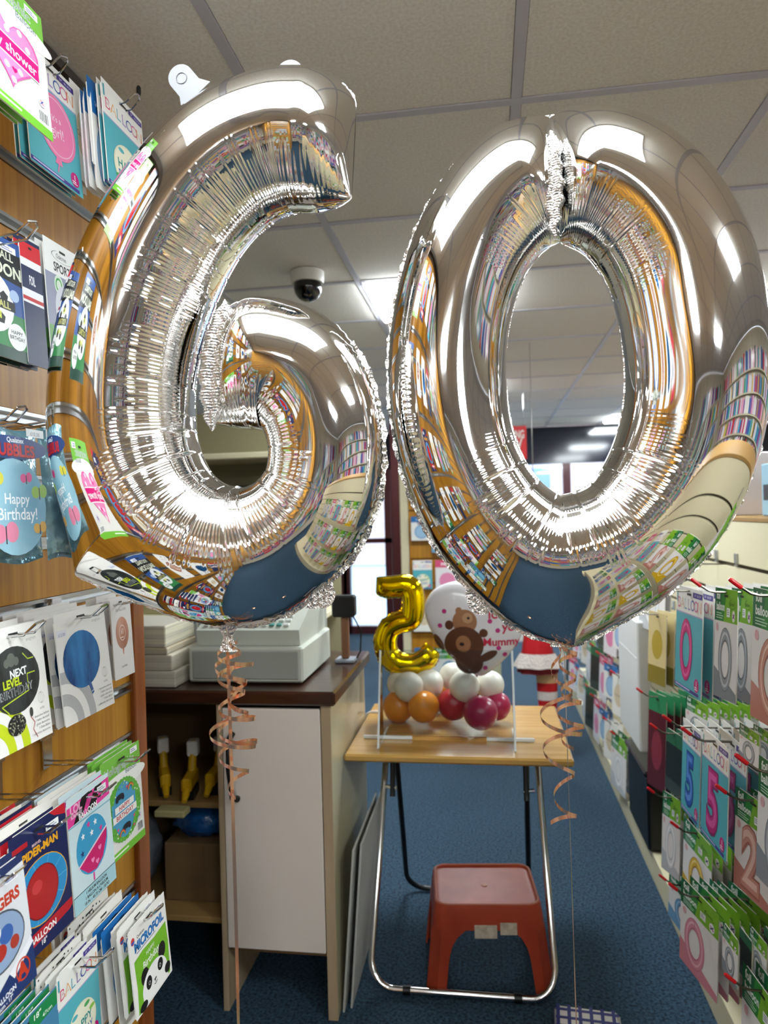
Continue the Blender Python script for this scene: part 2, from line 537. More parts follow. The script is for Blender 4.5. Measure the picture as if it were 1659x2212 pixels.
def k_teal5p(a):
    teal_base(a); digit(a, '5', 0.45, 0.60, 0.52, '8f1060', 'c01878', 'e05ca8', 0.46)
def k_girl(a):
    teal_base(a)
    a.ell(0.55, 0.54, 0.37, 0.27, 'ef7fae'); a.ring(0.55, 0.54, 0.33, 0.24, 0.03, 'f7d3e2')
    a.poly([(0.50, 0.79), (0.58, 0.79), (0.60, 0.86), (0.46, 0.86)], 'ef7fae'); a.bar([(0.53, 0.86), (0.50, 0.93)], 0.02, 'ef7fae')
    a.txt("It's a", 0.55, 0.47, 0.05, 'fbe6ee', 0.0, rot=0.15); a.txt('girl!', 0.55, 0.58, 0.085, 'fbe6ee', 0.0, rot=0.12)
def k_happyteal(a):
    teal_base(a, 0.34)
    a.disc(0.52, 0.72, 0.36, 'eae6c8'); a.disc(0.52, 0.72, 0.33, 'f3efd6')
    for i, (t, c) in enumerate((('HAPPY', '2b8f8c'), ('BIRTHDAY', '3d6ab0'))):
        a.txt(t, 0.52, 0.69 + 0.11 * i, 0.085, c, 0.02, rot=0.05, fit=0.52)
    for (u, v, c) in ((0.36, 0.56, '58b4c0'), (0.66, 0.55, '4fae5b'), (0.78, 0.63, '8fc44a'), (0.26, 0.84, '4fae5b')):
        a.ell(u, v, 0.07, 0.022, c)
def green_base(a, word, hdr=0.26):
    a.rect(0, 0, 1, hdr, '7cc24a'); a.ell(0.5, hdr + 0.02, 0.62, 0.09, 'f4f4ee')
    a.txt(word, 0.46, hdr * 0.48, 0.075, 'dfe8e0', 0.035, fit=0.86); a.txt(word, 0.46, hdr * 0.48, 0.075, '8fa39a', 0.0, fit=0.84)
    a.txt('Balloon', 0.74, hdr * 0.80, 0.048, '6b7f8c', 0.01)
    a.rect(0, 0.925, 1, 1, '77c03c'); a.lines(0.06, 0.95, 0.7, 1, 'eaf6df', th=0.016)
    barcode(a, 0.80, 0.81, 0.16, 0.10)
    a.rect(0.74, 0.03, 0.93, 0.085, 'ffffff'); a.lines(0.76, 0.045, 0.14, 2, '6b6fae', th=0.008)
    a.disc(0.87, 0.745, 0.05, 'd9d4e4'); a.bar([(0.85, 0.73), (0.89, 0.76)], 0.012, 'c23a3a'); a.bar([(0.89, 0.73), (0.85, 0.76)], 0.012, '3f51a0')
def k_baby(a):
    green_base(a, 'holographic', 0.24)
    a.heart(0.46, 0.52, 0.42, 'f25fa6'); a.heart(0.46, 0.52, 0.39, 'f48cc0')
    a.poly([(0.08, 0.46), (0.86, 0.46), (0.86, 0.60), (0.08, 0.60)], 'e4127f'); a.rect(0.08, 0.452, 0.86, 0.462, 'ffffff'); a.rect(0.08, 0.598, 0.86, 0.608, 'ffffff')
    a.txt('baby shower', 0.47, 0.53, 0.075, 'ffffff', 0.01, fit=0.72)
    for (u, v) in ((0.24, 0.36), (0.62, 0.34), (0.44, 0.40), (0.72, 0.42), (0.40, 0.68), (0.58, 0.66), (0.48, 0.76)):
        a.disc(u, v, 0.035, 'fbe2ee')
    a.heart(0.50, 0.68, 0.035, 'e4127f'); a.heart(0.30, 0.41, 0.035, 'e4127f')
def k_holo(a):
    green_base(a, 'Holographic', 0.27)
    pts = [(0.5 + (0.43 + 0.012 * (i % 2)) * math.cos(2 * math.pi * i / 72), 0.57 + (0.30 + 0.010 * (i % 2)) * math.sin(2 * math.pi * i / 72)) for i in range(72)]
    a.poly(pts, '63b03f'); a.ell(0.5, 0.57, 0.27, 0.27, '4f9fc8')
    a.rect(0.20, 0.46, 0.80, 0.68, '4f9fc8')
    for i in range(40):
        an = i * 2.4; r = 0.34 + 0.07 * ((i * 7) % 5) / 5
        a.rect(0.5 + r * math.cos(an), 0.57 + r * 0.7 * math.sin(an), 0.525 + r * math.cos(an), 0.585 + r * 0.7 * math.sin(an), ('8fd05a', '3f8f34', 'eef6d8')[i % 3])
    a.rect(0.26, 0.50, 0.74, 0.565, 'f6f2ee'); a.txt('HAPPY', 0.5, 0.532, 0.046, 'c22a3a', 0.02, fit=0.42)
    a.rect(0.20, 0.578, 0.80, 0.645, 'f6f2ee'); a.txt('BIRTHDAY', 0.5, 0.611, 0.046, 'c22a3a', 0.02, fit=0.54)
    for (u, v) in ((0.40, 0.42), (0.52, 0.74)):
        a.ell(u, v, 0.10, 0.028, '22262e'); a.disc(u - 0.07, v + 0.02, 0.035, '22262e'); a.disc(u + 0.07, v + 0.02, 0.035, '22262e')
    for (u, v) in ((0.68, 0.41), (0.40, 0.80)):
        for k, c in enumerate(('d83a3a', 'e9a23b', '4fae5b', '3d6ab0')):
            a.ring(u, v, 0.075 - 0.014 * k, (0.075 - 0.014 * k) * a.w / a.h, 0.18, c, a0=math.pi, a1=2 * math.pi)
    for (u, v) in ((0.30, 0.72), (0.72, 0.70), (0.58, 0.37), (0.70, 0.79)):
        a.heart(u, v, 0.025, 'e0567a')
def orb_base(a, arc):
    a.rect(0, 0, 1, 1, 'edeae6')
    for r in (0.60, 0.36):
        a.k += 1
        n = 20; vs = []; fs = []
        for i in range(n + 1):
            an = -math.pi / 2 * (i / n)
            for rr in (r, r - 0.13):
                u = min(max(0.0 + rr * math.cos(an), 0), 1); v = 1 + rr * math.sin(an) * a.w / a.h
                vs.append(a.P(u, v))
            if i: fs.append((2 * i - 2, 2 * i, 2 * i + 1, 2 * i - 1))
        a.print.add(vs, fs, a._mi(a.pm, arc))
    a.txt('anagram', 0.80, 0.135, 0.03, 'b4b4ae', 0.0)
    a.ring(0.86, 0.66, 0.055, 0.05, 0.08, 'b9b6b0'); a.ring(0.86, 0.66, 0.02, 0.05, 0.2, 'b9b6b0')
    a.txt('orbz', 0.86, 0.745, 0.025, 'a8a6a0', 0.0)
    for i, t in enumerate(('1 decorative balloon', '1 ballon decoratif', '1 globo decorativo', '1 Deko-Ballon', '1 palloncino decorativo')):
        a.txt(t, 0.97, 0.80 + 0.035 * i, 0.02, '77757a', 0.0, align='r')
    a.rect(0.02, 0.15, 0.20, 0.21, 'dfe0ea'); a.txt('£12.00', 0.11, 0.19, 0.025, '4a4f8c', 0.0)
def k_orbblue(a):
    orb_base(a, 'b4b4b6')
    a.ell(0.44, 0.46, 0.36, 0.265, mat('orb_blue', '123f7c', 0.16, metal=0.65, noise=((25, 25, 9), '2c78b8', 4.0)))
    a.poly([(0.50, 0.70), (0.56, 0.70), (0.60, 0.80), (0.56, 0.82)], '1d4f94'); a.bar([(0.55, 0.79), (0.60, 0.78)], 0.01, 'd8e4f2')
def k_next(a):
    orb_base(a, 'c3d420')
    a.ell(0.46, 0.44, 0.42, 0.275, mat('orb_black', '26282a', 0.25, metal=0.3, noise=((30, 30, 12), '3f4446', 3.0)))
    L = 'b9cf2a'
    a.bar([(0.62, 0.24), (0.70, 0.30), (0.80, 0.30)], 0.012, L); a.bar([(0.80, 0.42), (0.66, 0.42), (0.66, 0.56), (0.20, 0.62), (0.30, 0.69)], 0.012, L)
    a.disc(0.42, 0.27, 0.07, '5d625c'); a.disc(0.34, 0.29, 0.045, '5d625c'); a.disc(0.50, 0.29, 0.045, '5d625c')
    a.txt('NEXT', 0.52, 0.385, 0.062, 'f2f2f2', 0.035, rot=0.02, fit=0.5)
    a.txt('LEVEL', 0.40, 0.455, 0.066, 'c3d420', 0.035, rot=0.02, fit=0.56)
    a.txt('BIRTHDAY', 0.46, 0.53, 0.066, '8e9396', 0.03, rot=0.04, fit=0.76); a.txt('BIRTHDAY', 0.46, 0.53, 0.060, '17181a', 0.0, rot=0.04, fit=0.74)
    a.ell(0.66, 0.745, 0.03, 0.04, '3a3a38')
    a.ell(0.40, 0.80, 0.15, 0.085, mat('confetti_orb', '1c1d1e', 0.3, noise=((260, 260, 260), 'a8a88c', 2.0, (0.55, 0.62))))
    a.bar([(0.64, 0.78), (0.70, 0.84), (0.66, 0.89), (0.72, 0.97)], 0.008, 'b0303c')
def k_copper(a):
    a.rect(0, 0, 1, 1, 'e9e6e4')
    a.txt('FOIL BALLOONS', 0.5, 0.16, 0.032, '77726e', 0.0, fit=0.74); a.txt('PepSter', 0.25, 0.09, 0.028, '3a3a3a', 0.01)
    a.ell(0.5, 0.45, 0.32, 0.20, mat('copper_balloon', 'c9826a', 0.2, metal=0.7, noise=((20, 20, 12), 'e3b29c', 3.0)))
    a.ring(0.5, 0.45, 0.16, 0.10, 0.14, 'f0d5ca'); a.txt('60', 0.5, 0.43, 0.07, 'f4e4dc', 0.0); a.lines(0.38, 0.50, 0.24, 1, 'f4e4dc', th=0.012)
    a.poly([(0.46, 0.65), (0.54, 0.65), (0.51, 0.72), (0.49, 0.72)], 'c9826a')
    a.txt('Luxe Glam', 0.5, 0.86, 0.03, '8d8783', 0.0)
def k_lol(a):
    a.rect(0, 0, 1, 1, 'cfe3e8')
    a.poly([(0, 0.08), (1, 0.04), (1, 0.20), (0, 0.25)], 'e8409a')
    a.poly([(0.34, 0.06), (0.52, 0.05), (0.30, 0.24), (0.12, 0.245)], '1a1416'); a.poly([(0.66, 0.05), (0.84, 0.05), (0.62, 0.22), (0.42, 0.23)], '1a1416')
    a.txt('LOL', 0.20, 0.115, 0.07, 'f7b3d6', 0.05); a.txt('SURPRISE!', 0.20, 0.175, 0.028, 'fbe2ee', 0.02)
    a.txt('BALLOON', 0.46, 0.205, 0.045, 'ffffff', 0.03, rot=0.06)
    a.rect(0, 0.25, 1, 0.262, '7fb6c6')
    a.disc(0.5, 0.52, 0.37, '3f9fcc')
    a.poly([(0.16, 0.63), (0.86, 0.47), (0.84, 0.56), (0.72, 0.70), (0.55, 0.76), (0.36, 0.74)], 'd01f6c'); a.bar([(0.14, 0.64), (0.86, 0.46)], 0.025, 'f2d6e4')
    for (u, v, c) in ((0.30, 0.40, 'f4f4f4'), (0.44, 0.33, 'e8409a'), (0.60, 0.35, 'f4f4f4'), (0.72, 0.44, 'e8409a'), (0.26, 0.54, '2c3f78'), (0.50, 0.42, 'f4f4f4')):
        a.star(u, v, 0.05, c)
    for (u, v) in ((0.48, 0.66), (0.66, 0.60), (0.58, 0.70)):
        a.heart(u, v, 0.04, 'f48cc0')
    a.bar([(0.48, 0.77), (0.48, 0.84)], 0.03, 'e8409a')
    a.rect(0, 0.85, 1, 1, 'a6cfd8'); a.rect(0, 0.845, 1, 0.853, '4a6670')
    for i, t in enumerate(('1 HELIUM BALLOON', '1 BALLON A L\'HELIUM', '18 IN. - 45.72 CM - 18 PO')):
        a.txt(t, 0.52, 0.885 + 0.042 * i, 0.026, '26302f', 0.03)
    a.rect(0.70, 0.07, 0.92, 0.125, 'f4f4f4'); a.lines(0.72, 0.085, 0.18, 2, '8a8aa0', th=0.008)
def k_spider(a):
    a.rect(0, 0, 1, 1, '1b2452')
    a.rect(0.0, 0.10, 0.30, 0.14, 'b81f2a'); a.txt('MARVEL', 0.45, 0.165, 0.022, 'e9c8c8', 0.02)
    a.txt('SPIDER-MAN', 0.48, 0.22, 0.062, 'e8a51c', 0.045, fit=0.80)
    a.poly([(0.70, 0.0), (1, 0.0), (1, 0.09), (0.80, 0.05)], 'c4202c')
    a.ell(0.5, 0.55, 0.46, 0.26, 'e0a020'); a.ell(0.5, 0.55, 0.45, 0.252, '2c8cc4')
    for i in range(10):
        an = 2 * math.pi * i / 10
        a.bar([(0.5, 0.55), (0.5 + 0.44 * math.cos(an), 0.55 + 0.245 * math.sin(an))], 0.006, '7fc0e0')
    a.ell(0.48, 0.56, 0.30, 0.205, '7e1418'); a.ell(0.48, 0.56, 0.285, 0.195, mat('red_balloon_print', 'b01c22', 0.25, coat=0.3))
    a.ell(0.40, 0.50, 0.09, 0.05, 'c8383c')
    a.poly([(0, 0.84), (1, 0.80), (1, 0.86), (0.65, 1), (0, 1)], 'b81f2a'); a.poly([(0, 0.94), (1, 0.88), (1, 1), (0, 1)], '1b2452')
    a.txt('BALLOON', 0.45, 0.875, 0.05, 'f4f0ee', 0.03); a.txt('18"', 0.45, 0.94, 0.04, 'f4f0ee', 0.02)
    a.rect(0.62, 0.075, 0.86, 0.13, 'f4f4f4'); a.lines(0.64, 0.09, 0.2, 2, '8a8aa0', th=0.008)
def k_avengers(a):
    a.rect(0, 0, 1, 1, 'd9dbdf')
    a.poly([(0, 0.0), (1, 0.0), (1, 0.06), (0, 0.10)], '27325e')
    a.txt('AVENGERS', 0.46, 0.26, 0.085, 'c43a20', 0.045, rot=0.02, fit=0.84)
    a.ell(0.46, 0.53, 0.44, 0.22, '4a4f58'); a.ell(0.46, 0.53, 0.42, 0.205, '8fa4c4')
    for (u, v, ru, rv, c) in ((0.28, 0.47, 0.13, 0.08, '5aa43c'), (0.58, 0.50, 0.12, 0.07, '3b62a8'), (0.44, 0.60, 0.12, 0.06, 'b03028'), (0.70, 0.60, 0.08, 0.05, 'a83a30'), (0.42, 0.45, 0.08, 0.05, 'e4e4ea')):
        a.ell(u, v, ru, rv, c)
    a.poly([(0, 0.98), (0.98, 0.66), (1, 0.66), (1, 1), (0, 1)], '1f3568'); a.poly([(0.55, 0.80), (0.98, 0.66), (1, 0.72), (0.62, 0.86)], 'e8e8ee')
    a.ring(0.78, 0.85, 0.13, 0.13 * a.w / a.h, 0.16, 'c43a20'); a.txt('A', 0.77, 0.85, 0.115, 'c43a20', 0.05)
    a.txt('FOIL BALLOON', 0.36, 0.935, 0.036, 'eef0f6', 0.03, rot=0.10, fit=0.6); a.txt('43cm - 17"', 0.42, 0.975, 0.03, 'eef0f6', 0.02, rot=0.10)
    a.rect(0.66, 0.10, 0.88, 0.15, 'f4f4f8'); a.lines(0.68, 0.115, 0.18, 2, '5a62a8', th=0.007)
def k_panda(a):
    a.rect(0, 0, 1, 1, 'efece6')
    a.disc(0.10, 0.15, 0.045, 'd23a3a'); a.ell(0.10, 0.165, 0.045, 0.014, '2a5bb5'); a.txt('Qualatex', 0.30, 0.15, 0.035, '26262a', 0.01)
    a.txt('MICROFOIL', 0.52, 0.245, 0.10, '1f72b8', 0.055, fit=0.92); a.lines(0.16, 0.315, 0.72, 1, '5a6a86', th=0.010)
    a.poly([(0.08, 0.38), (0.30, 0.355), (0.62, 0.37), (0.95, 0.35), (0.97, 0.60), (0.94, 0.97), (0.50, 0.965), (0.07, 0.98), (0.10, 0.70)], '77b82e')
    a.txt('HAPPY', 0.5, 0.44, 0.05, 'f4f6ea', 0.0); a.txt('Birthday', 0.5, 0.53, 0.085, 'f8f8f0', 0.01, rot=0.03, fit=0.74)
    K = '1b1b1c'
    a.disc(0.30, 0.66, 0.10, K); a.disc(0.78, 0.61, 0.10, K)
    pts = [(0.22 + 0.0, 0.97)] + [(0.54 + 0.34 * math.cos(t), 0.84 + 0.22 * math.sin(t)) for t in [math.pi + i * math.pi / 20 for i in range(21)]] + [(0.88, 0.97)]
    a.poly(pts, 'f4f2ee')
    a.ell(0.38, 0.78, 0.075, 0.075, K); a.ell(0.70, 0.74, 0.075, 0.070, K)
    a.ring(0.39, 0.79, 0.024, 0.022, 0.25, 'f4f2ee'); a.ring(0.69, 0.75, 0.024, 0.022, 0.25, 'f4f2ee')
    a.bar([(0.51, 0.83), (0.57, 0.82)], 0.022, K); a.bar([(0.54, 0.83), (0.54, 0.87)], 0.010, K); a.bar([(0.50, 0.87), (0.54, 0.88), (0.59, 0.86)], 0.010, K)
    a.ell(0.20, 0.95, 0.10, 0.05, K); a.ell(0.88, 0.88, 0.08, 0.06, K)
    for i in range(24):
        a.disc(0.12 + 0.8 * ((i * 37) % 23) / 23, 0.39 + 0.25 * ((i * 17) % 29) / 29, 0.006, '3f6a18')
    a.rect(0.70, 0.07, 0.90, 0.13, 'ffffff'); a.lines(0.72, 0.085, 0.16, 2, '9a9ac0', th=0.008)
def k_dots(a):
    a.rect(0, 0, 1, 1, 'eeebe4')
    for i in range(60):
        a.disc(0.05 + 0.9 * ((i * 29) % 31) / 31, 0.04 + 0.55 * ((i * 13) % 37) / 37, 0.014, '222222')
    a.disc(0.5, 0.62, 0.33, 'c9c6be'); a.txt('HAPPY', 0.5, 0.58, 0.07, '444444', 0.02); a.txt('birthday', 0.5, 0.67, 0.07, '444444', 0.0)
def k_bluehead(a):
    a.rect(0, 0, 1, 1, 'eceae6'); a.rect(0, 0, 1, 0.24, '1f6fb4'); a.txt('Qualatex', 0.36, 0.12, 0.045, 'e8f0f8', 0.02)
    a.ring(0.5, 0.25, 0.20, 0.14, 0.2, '143c6c'); a.ell(0.5, 0.26, 0.12, 0.09, '7c2a30'); a.disc(0.5, 0.64, 0.34, '7aa4cc'); a.disc(0.5, 0.64, 0.28, '9cc0de')
def k_white(a):
    a.rect(0, 0, 1, 1, 'efece4'); a.disc(0.5, 0.5, 0.36, 'd9c8a8'); a.txt('Congratulations', 0.5, 0.5, 0.06, '7a6a4a', 0.0, fit=0.64)
def k_football(a):
    a.rect(0, 0, 1, 1, '2c4f8e'); a.rect(0, 0.62, 1, 1, '2f7a44'); a.rect(0, 0.90, 1, 1, '163f34')
    a.poly([(0, 0.10), (1, 0.10), (1, 0.36), (0, 0.32)], '14171c')
    a.txt('FOOTBALL', 0.5, 0.145, 0.065, 'd9dcc8', 0.02, fit=0.88); a.txt('BALLOON', 0.5, 0.26, 0.095, 'd9dcc8', 0.03, fit=0.92)
    a.disc(0.42, 0.56, 0.36, 'dfe2e2')
    for (u, v) in ((0.42, 0.42), (0.62, 0.50), (0.24, 0.52), (0.34, 0.70), (0.55, 0.68), (0.42, 0.56)):
        a.poly([(u + 0.075 * math.sin(2 * math.pi * i / 5), v - 0.075 * a.w / a.h * math.cos(2 * math.pi * i / 5)) for i in range(5)], '1a1c20')
    a.txt('NO.1', 0.42, 0.45, 0.06, 'c9cf4a', 0.03); a.rect(0.08, 0.52, 0.80, 0.60, '17191d'); a.txt('FOOTBALL', 0.44, 0.56, 0.055, 'b8b870', 0.03, fit=0.62); a.txt('FAN', 0.44, 0.655, 0.06, 'c9cf4a', 0.03)
    a.disc(0.80, 0.80, 0.16, 'e4e6e6'); a.txt('HAPPY', 0.80, 0.765, 0.032, '202226', 0.02); a.txt('BIRTHDAY', 0.80, 0.81, 0.032, '202226', 0.02, fit=0.26)
    a.ell(0.80, 0.46, 0.08, 0.05, '9fb4d4'); a.rect(0.62, 0.05, 0.88, 0.105, 'eef0f6'); a.lines(0.64, 0.065, 0.2, 2, '6a70a8', th=0.008)
def k_navy(a):
    a.rect(0, 0, 1, 1, '17264e'); a.rect(0, 0.03, 1, 0.16, 'c8202e'); a.rect(0, 0.16, 1, 0.22, 'e6e6ea'); a.rect(0, 0.40, 1, 0.46, 'e6e6ea'); a.rect(0, 0.46, 1, 0.49, 'b81f2a'); a.rect(0, 0.49, 1, 0.51, 'e6e6ea')
    a.txt('FOIL', 0.5, 0.32, 0.07, 'e6e6ea', 0.03)
def k_sport(a):
    a.rect(0, 0, 1, 1, '8f93a8'); a.rect(0, 0, 1, 0.28, 'e8e8e6'); a.rect(0, 0.72, 1, 0.88, '5f9a4c'); a.rect(0, 0.88, 1, 1, '2c4a2c')
    a.ring(0.5, 0.11, 0.30, 0.045, 0.05, '3a3a3a', a0=0.3, a1=math.pi + 1.0); a.txt('Oaktree', 0.46, 0.11, 0.04, '2a2a2a', 0.0); a.txt('SPORTS', 0.5, 0.21, 0.075, '1c1c20', 0.02, fit=0.8)
    a.disc(0.34, 0.36, 0.12, 'cfe0cc'); a.ring(0.34, 0.36, 0.09, 0.06, 0.3, '3f9a4c'); a.disc(0.5, 0.56, 0.30, 'c9ccd6')
def foil_base(a, tri, hdr=0.30):
    a.rect(0, 0, 1, 1, 'ece8e6')
    a.poly([(0, 0), (0.46, 0), (0.30, hdr), (0, hdr)], '0f6a3c'); a.poly([(0.46, 0), (1, 0), (1, hdr), (0.30, hdr)], '7fb92c')
    a.poly([(0.34, 0), (0.52, 0), (0.40, hdr), (0.22, hdr)], '2f8a3a')
    a.txt('foil', 0.07, 0.065, 0.072, 'f2f8f0', 0.03, align='l'); a.txt('balloon', 0.07, 0.165, 0.072, 'f2f8f0', 0.03, align='l')
    a.lines(0.07, 0.225, 0.34, 3, 'bfe0c4', step=0.022, th=0.009)
    a.ring(0.78, 0.13, 0.13, 0.045, 0.07, '26401a', a0=0.4, a1=math.pi + 1.2); a.txt('Oaktree', 0.76, 0.13, 0.032, '26401a', 0.0)
    a.disc(0.84, 0.235, 0.065, 'f0ecec'); a.bar([(0.80, 0.215), (0.88, 0.255)], 0.02, 'b03a4a'); a.bar([(0.88, 0.215), (0.80, 0.255)], 0.02, '3a3f7a')
    a.rect(0.54, 0.17, 0.68, 0.25, 'f6f6f6'); a.lines(0.555, 0.185, 0.10, 3, '7a7a8a', th=0.007)
    a.poly([(0, 0.72), (1, 0.92), (1, 1), (0, 1)], tri); a.disc(0.12, 0.36, 0.05, 'e0b0b4')
PINKD, PINKM, PINKL = 'c76f82', 'dd93a2', 'f0c0c8'
ROSD, ROSM, ROSL = 'a8695c', 'cd9384', 'ecc7bb'
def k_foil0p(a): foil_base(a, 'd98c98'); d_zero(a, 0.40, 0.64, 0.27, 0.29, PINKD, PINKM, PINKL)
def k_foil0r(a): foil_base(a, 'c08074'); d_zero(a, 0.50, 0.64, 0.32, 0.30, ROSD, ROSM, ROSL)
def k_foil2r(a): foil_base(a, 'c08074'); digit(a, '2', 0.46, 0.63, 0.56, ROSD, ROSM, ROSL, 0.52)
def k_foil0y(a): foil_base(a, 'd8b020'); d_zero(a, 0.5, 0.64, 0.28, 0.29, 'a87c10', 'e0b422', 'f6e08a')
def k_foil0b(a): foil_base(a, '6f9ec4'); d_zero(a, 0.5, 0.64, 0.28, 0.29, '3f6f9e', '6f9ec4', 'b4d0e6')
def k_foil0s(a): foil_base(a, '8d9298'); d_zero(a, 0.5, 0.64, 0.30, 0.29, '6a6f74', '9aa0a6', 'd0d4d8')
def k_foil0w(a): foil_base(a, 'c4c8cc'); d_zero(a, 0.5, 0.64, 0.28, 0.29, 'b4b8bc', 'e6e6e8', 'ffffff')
def k_plum(a):
    a.rect(0, 0, 1, 1, '5c1f2c'); a.rect(0, 0, 1, 0.2, '2f8a5a'); a.disc(0.5, 0.6, 0.3, '8a3444')
def k_dark(a):
    a.rect(0, 0, 1, 1, '1d2420'); a.rect(0, 0, 1, 0.22, '2c6a48'); a.rect(0, 0.8, 1, 1, '3a4640')
def k_cream(a):
    a.rect(0, 0, 1, 1, 'd8c690'); a.rect(0, 0.75, 1, 1, '8a7a2c'); a.disc(0.5, 0.45, 0.3, 'b8a040')
def k_pinkhead(a):
    a.rect(0, 0, 1, 1, 'e6e2e4'); a.rect(0, 0, 1, 0.22, 'd8507a'); a.disc(0.5, 0.6, 0.34, 'e48ab0'); a.txt('PARTY', 0.5, 0.12, 0.08, 'ffffff', 0.03)
def k_blue18(a):
    a.rect(0, 0, 1, 1, '4a86ac'); a.poly([(0.58, 0.02), (1, 0.02), (1, 0.18), (0.58, 0.20)], '1f8a4c'); a.txt('18"', 0.70, 0.08, 0.055, 'eaf6ea', 0.02); a.txt('47cm', 0.84, 0.145, 0.04, 'eaf6ea', 0.01)
    a.rect(0.52, 0.24, 0.74, 0.31, 'f4f4f6'); a.txt('£3.99', 0.63, 0.275, 0.035, '44486a', 0.01); a.rect(0.30, 0.42, 1, 0.46, '14181c'); a.disc(0.5, 0.72, 0.34, '7ab4d0')

K = {}
def defk(key, wd, ht, th, base, fn, cut=True, name='balloon_packet'):
    K[key] = Kind(wd, ht, th, base, fn, cut, name)
for key, fn in (('girl', k_girl), ('happyteal', k_happyteal), ('baby', k_baby), ('holo', k_holo), ('orbblue', k_orbblue), ('next', k_next), ('copper', k_copper),
                ('lol', k_lol), ('spider', k_spider), ('avengers', k_avengers), ('panda', k_panda), ('dots', k_dots), ('bluehead', k_bluehead), ('white', k_white),
                ('football', k_football), ('navy', k_navy), ('sport', k_sport), ('blue18', k_blue18)):
    KW, KH = {'orbblue': (0.165, 0.205), 'next': (0.165, 0.205), 'copper': (0.125, 0.19), 'girl': (0.16, 0.22), 'baby': (0.17, 0.24), 'holo': (0.15, 0.21), 'lol': (0.135, 0.20),
              'spider': (0.16, 0.225), 'avengers': (0.17, 0.26), 'panda': (0.155, 0.165), 'happyteal': (0.14, 0.21), 'football': (0.155, 0.225),
              'navy': (0.15, 0.22), 'sport': (0.15, 0.215), 'dots': (0.15, 0.175), 'bluehead': (0.15, 0.175), 'white': (0.15, 0.20), 'blue18': (0.17, 0.2)}[key]
    defk(key, KW, KH, 0.005, 'e9e6e0', fn)
for key, fn in (('teal0', k_teal0), ('teal5b', k_teal5b), ('teal5p', k_teal5p)):
    defk(key, 0.19, 0.255, 0.006, 'e6e2da', fn)
for key, fn in (('foil0p', k_foil0p), ('foil0r', k_foil0r), ('foil2r', k_foil2r), ('foil0y', k_foil0y), ('foil0b', k_foil0b), ('foil0s', k_foil0s), ('foil0w', k_foil0w)):
    defk(key, 0.215, 0.265, 0.006, 'cfc9c2', fn)
for key, fn in (('plum', k_plum), ('dark', k_dark), ('cream', k_cream), ('pinkhead', k_pinkhead)):
    defk(key, 0.17, 0.25, 0.006, 'cfcabc', fn)

# ------------------------------------------------------------------ hanging packets
LOOK = dict(girl='turquoise girl', happyteal='turquoise birthday', baby='pink heart', holo='green headed', orbblue='blue orb', next='black orb', copper='copper balloon', lol='pink headed',
            spider='navy and red', avengers='pale grey', panda='panda', dots='black dotted', bluehead='blue headed', white='cream', football='football', navy='navy banded', sport='grey sports',
            blue18='blue', teal0='pink zero', teal5b='blue five', teal5p='pink five', foil0p='soft pink zero', foil0r='rose gold zero', foil2r='rose gold two', foil0y='yellow zero', foil0b='pale blue zero',
            foil0s='silver zero', foil0w='white zero', plum='dark plum', dark='dark green', cream='tan', pinkhead='bright pink headed')
def hook_left(Y, z, xtip, desc, cap=None):
    L = xtip - XS
    o = empty('display_hook', (XS, Y, z))
    w = MB()
    for s in (-1, 1):
        w.tube([(0.004, s * 0.012, 0.0), (L * 0.55, s * 0.012, 0.004), (L - 0.022, s * 0.012, 0.012), (L - 0.004, s * 0.010, 0.028)], 0.0019, 6)
    w.tube([(L - 0.004, -0.011, 0.028), (L + 0.001, 0, 0.031), (L - 0.004, 0.011, 0.028)], 0.0019, 6)
    w.build('wire', CHROME, o, True)
    zz = min(SLAT0 + 0.12 * math.ceil((z + 0.004 - SLAT0) / 0.12), CEIL - 0.03) - z
    b = MB().cbox((0.0, -0.022, zz - 0.020), (0.006, 0.022, zz + 0.004), 0.0012)
    b.cbox((0.0, -0.016, zz - 0.006), (0.012, 0.016, zz + 0.010), 0.001)
    b.cbox((0.001, -0.015, -0.010), (0.005, 0.015, zz - 0.018), 0.001)
    b.build('bracket', CHROME, o)
    if cap:
        MB().lathe([(0.0, 0.0), (0.004, 0.001), (0.0045, 0.014), (0.0025, 0.018), (0, 0.018)], (L, 0, 0.030), 10).build('tip_cap', BLACK, o, True)
    tag(o, 'chrome double wire hook holding the ' + desc, 'hook', 'wire hooks on the oak slats')
def hook_right(Y, z, xtip, desc, lift=0.028, xw=0.93):
    L = xw - xtip
    o = empty('display_hook', (xw, Y, z))
    MB().tube([(-0.002, 0, 0.0), (-L * 0.5, 0, 0.002), (-L + 0.050, 0, 0.004), (-L + 0.036, 0, 0.008), (-L + 0.016, 0, lift * 0.78)], 0.0028, 8).build('wire', STEELDK, o, True)
    MB().tube([(-L + 0.020, 0, lift * 0.66), (-L + 0.002, 0, lift * 1.18), (-L - 0.001, 0, lift * 1.27)], [0.0044, 0.0044, 0.003], 10).build('tip_cap', REDCAP, o, True)
    MB().cbox((-0.008, -0.014, -0.01), (0.0, 0.014, 0.04), 0.001).build('bracket', ALU, o)
    tag(o, 'grey prong hook with red tip holding the ' + desc, 'hook', 'red tipped hooks on the cream shelving')
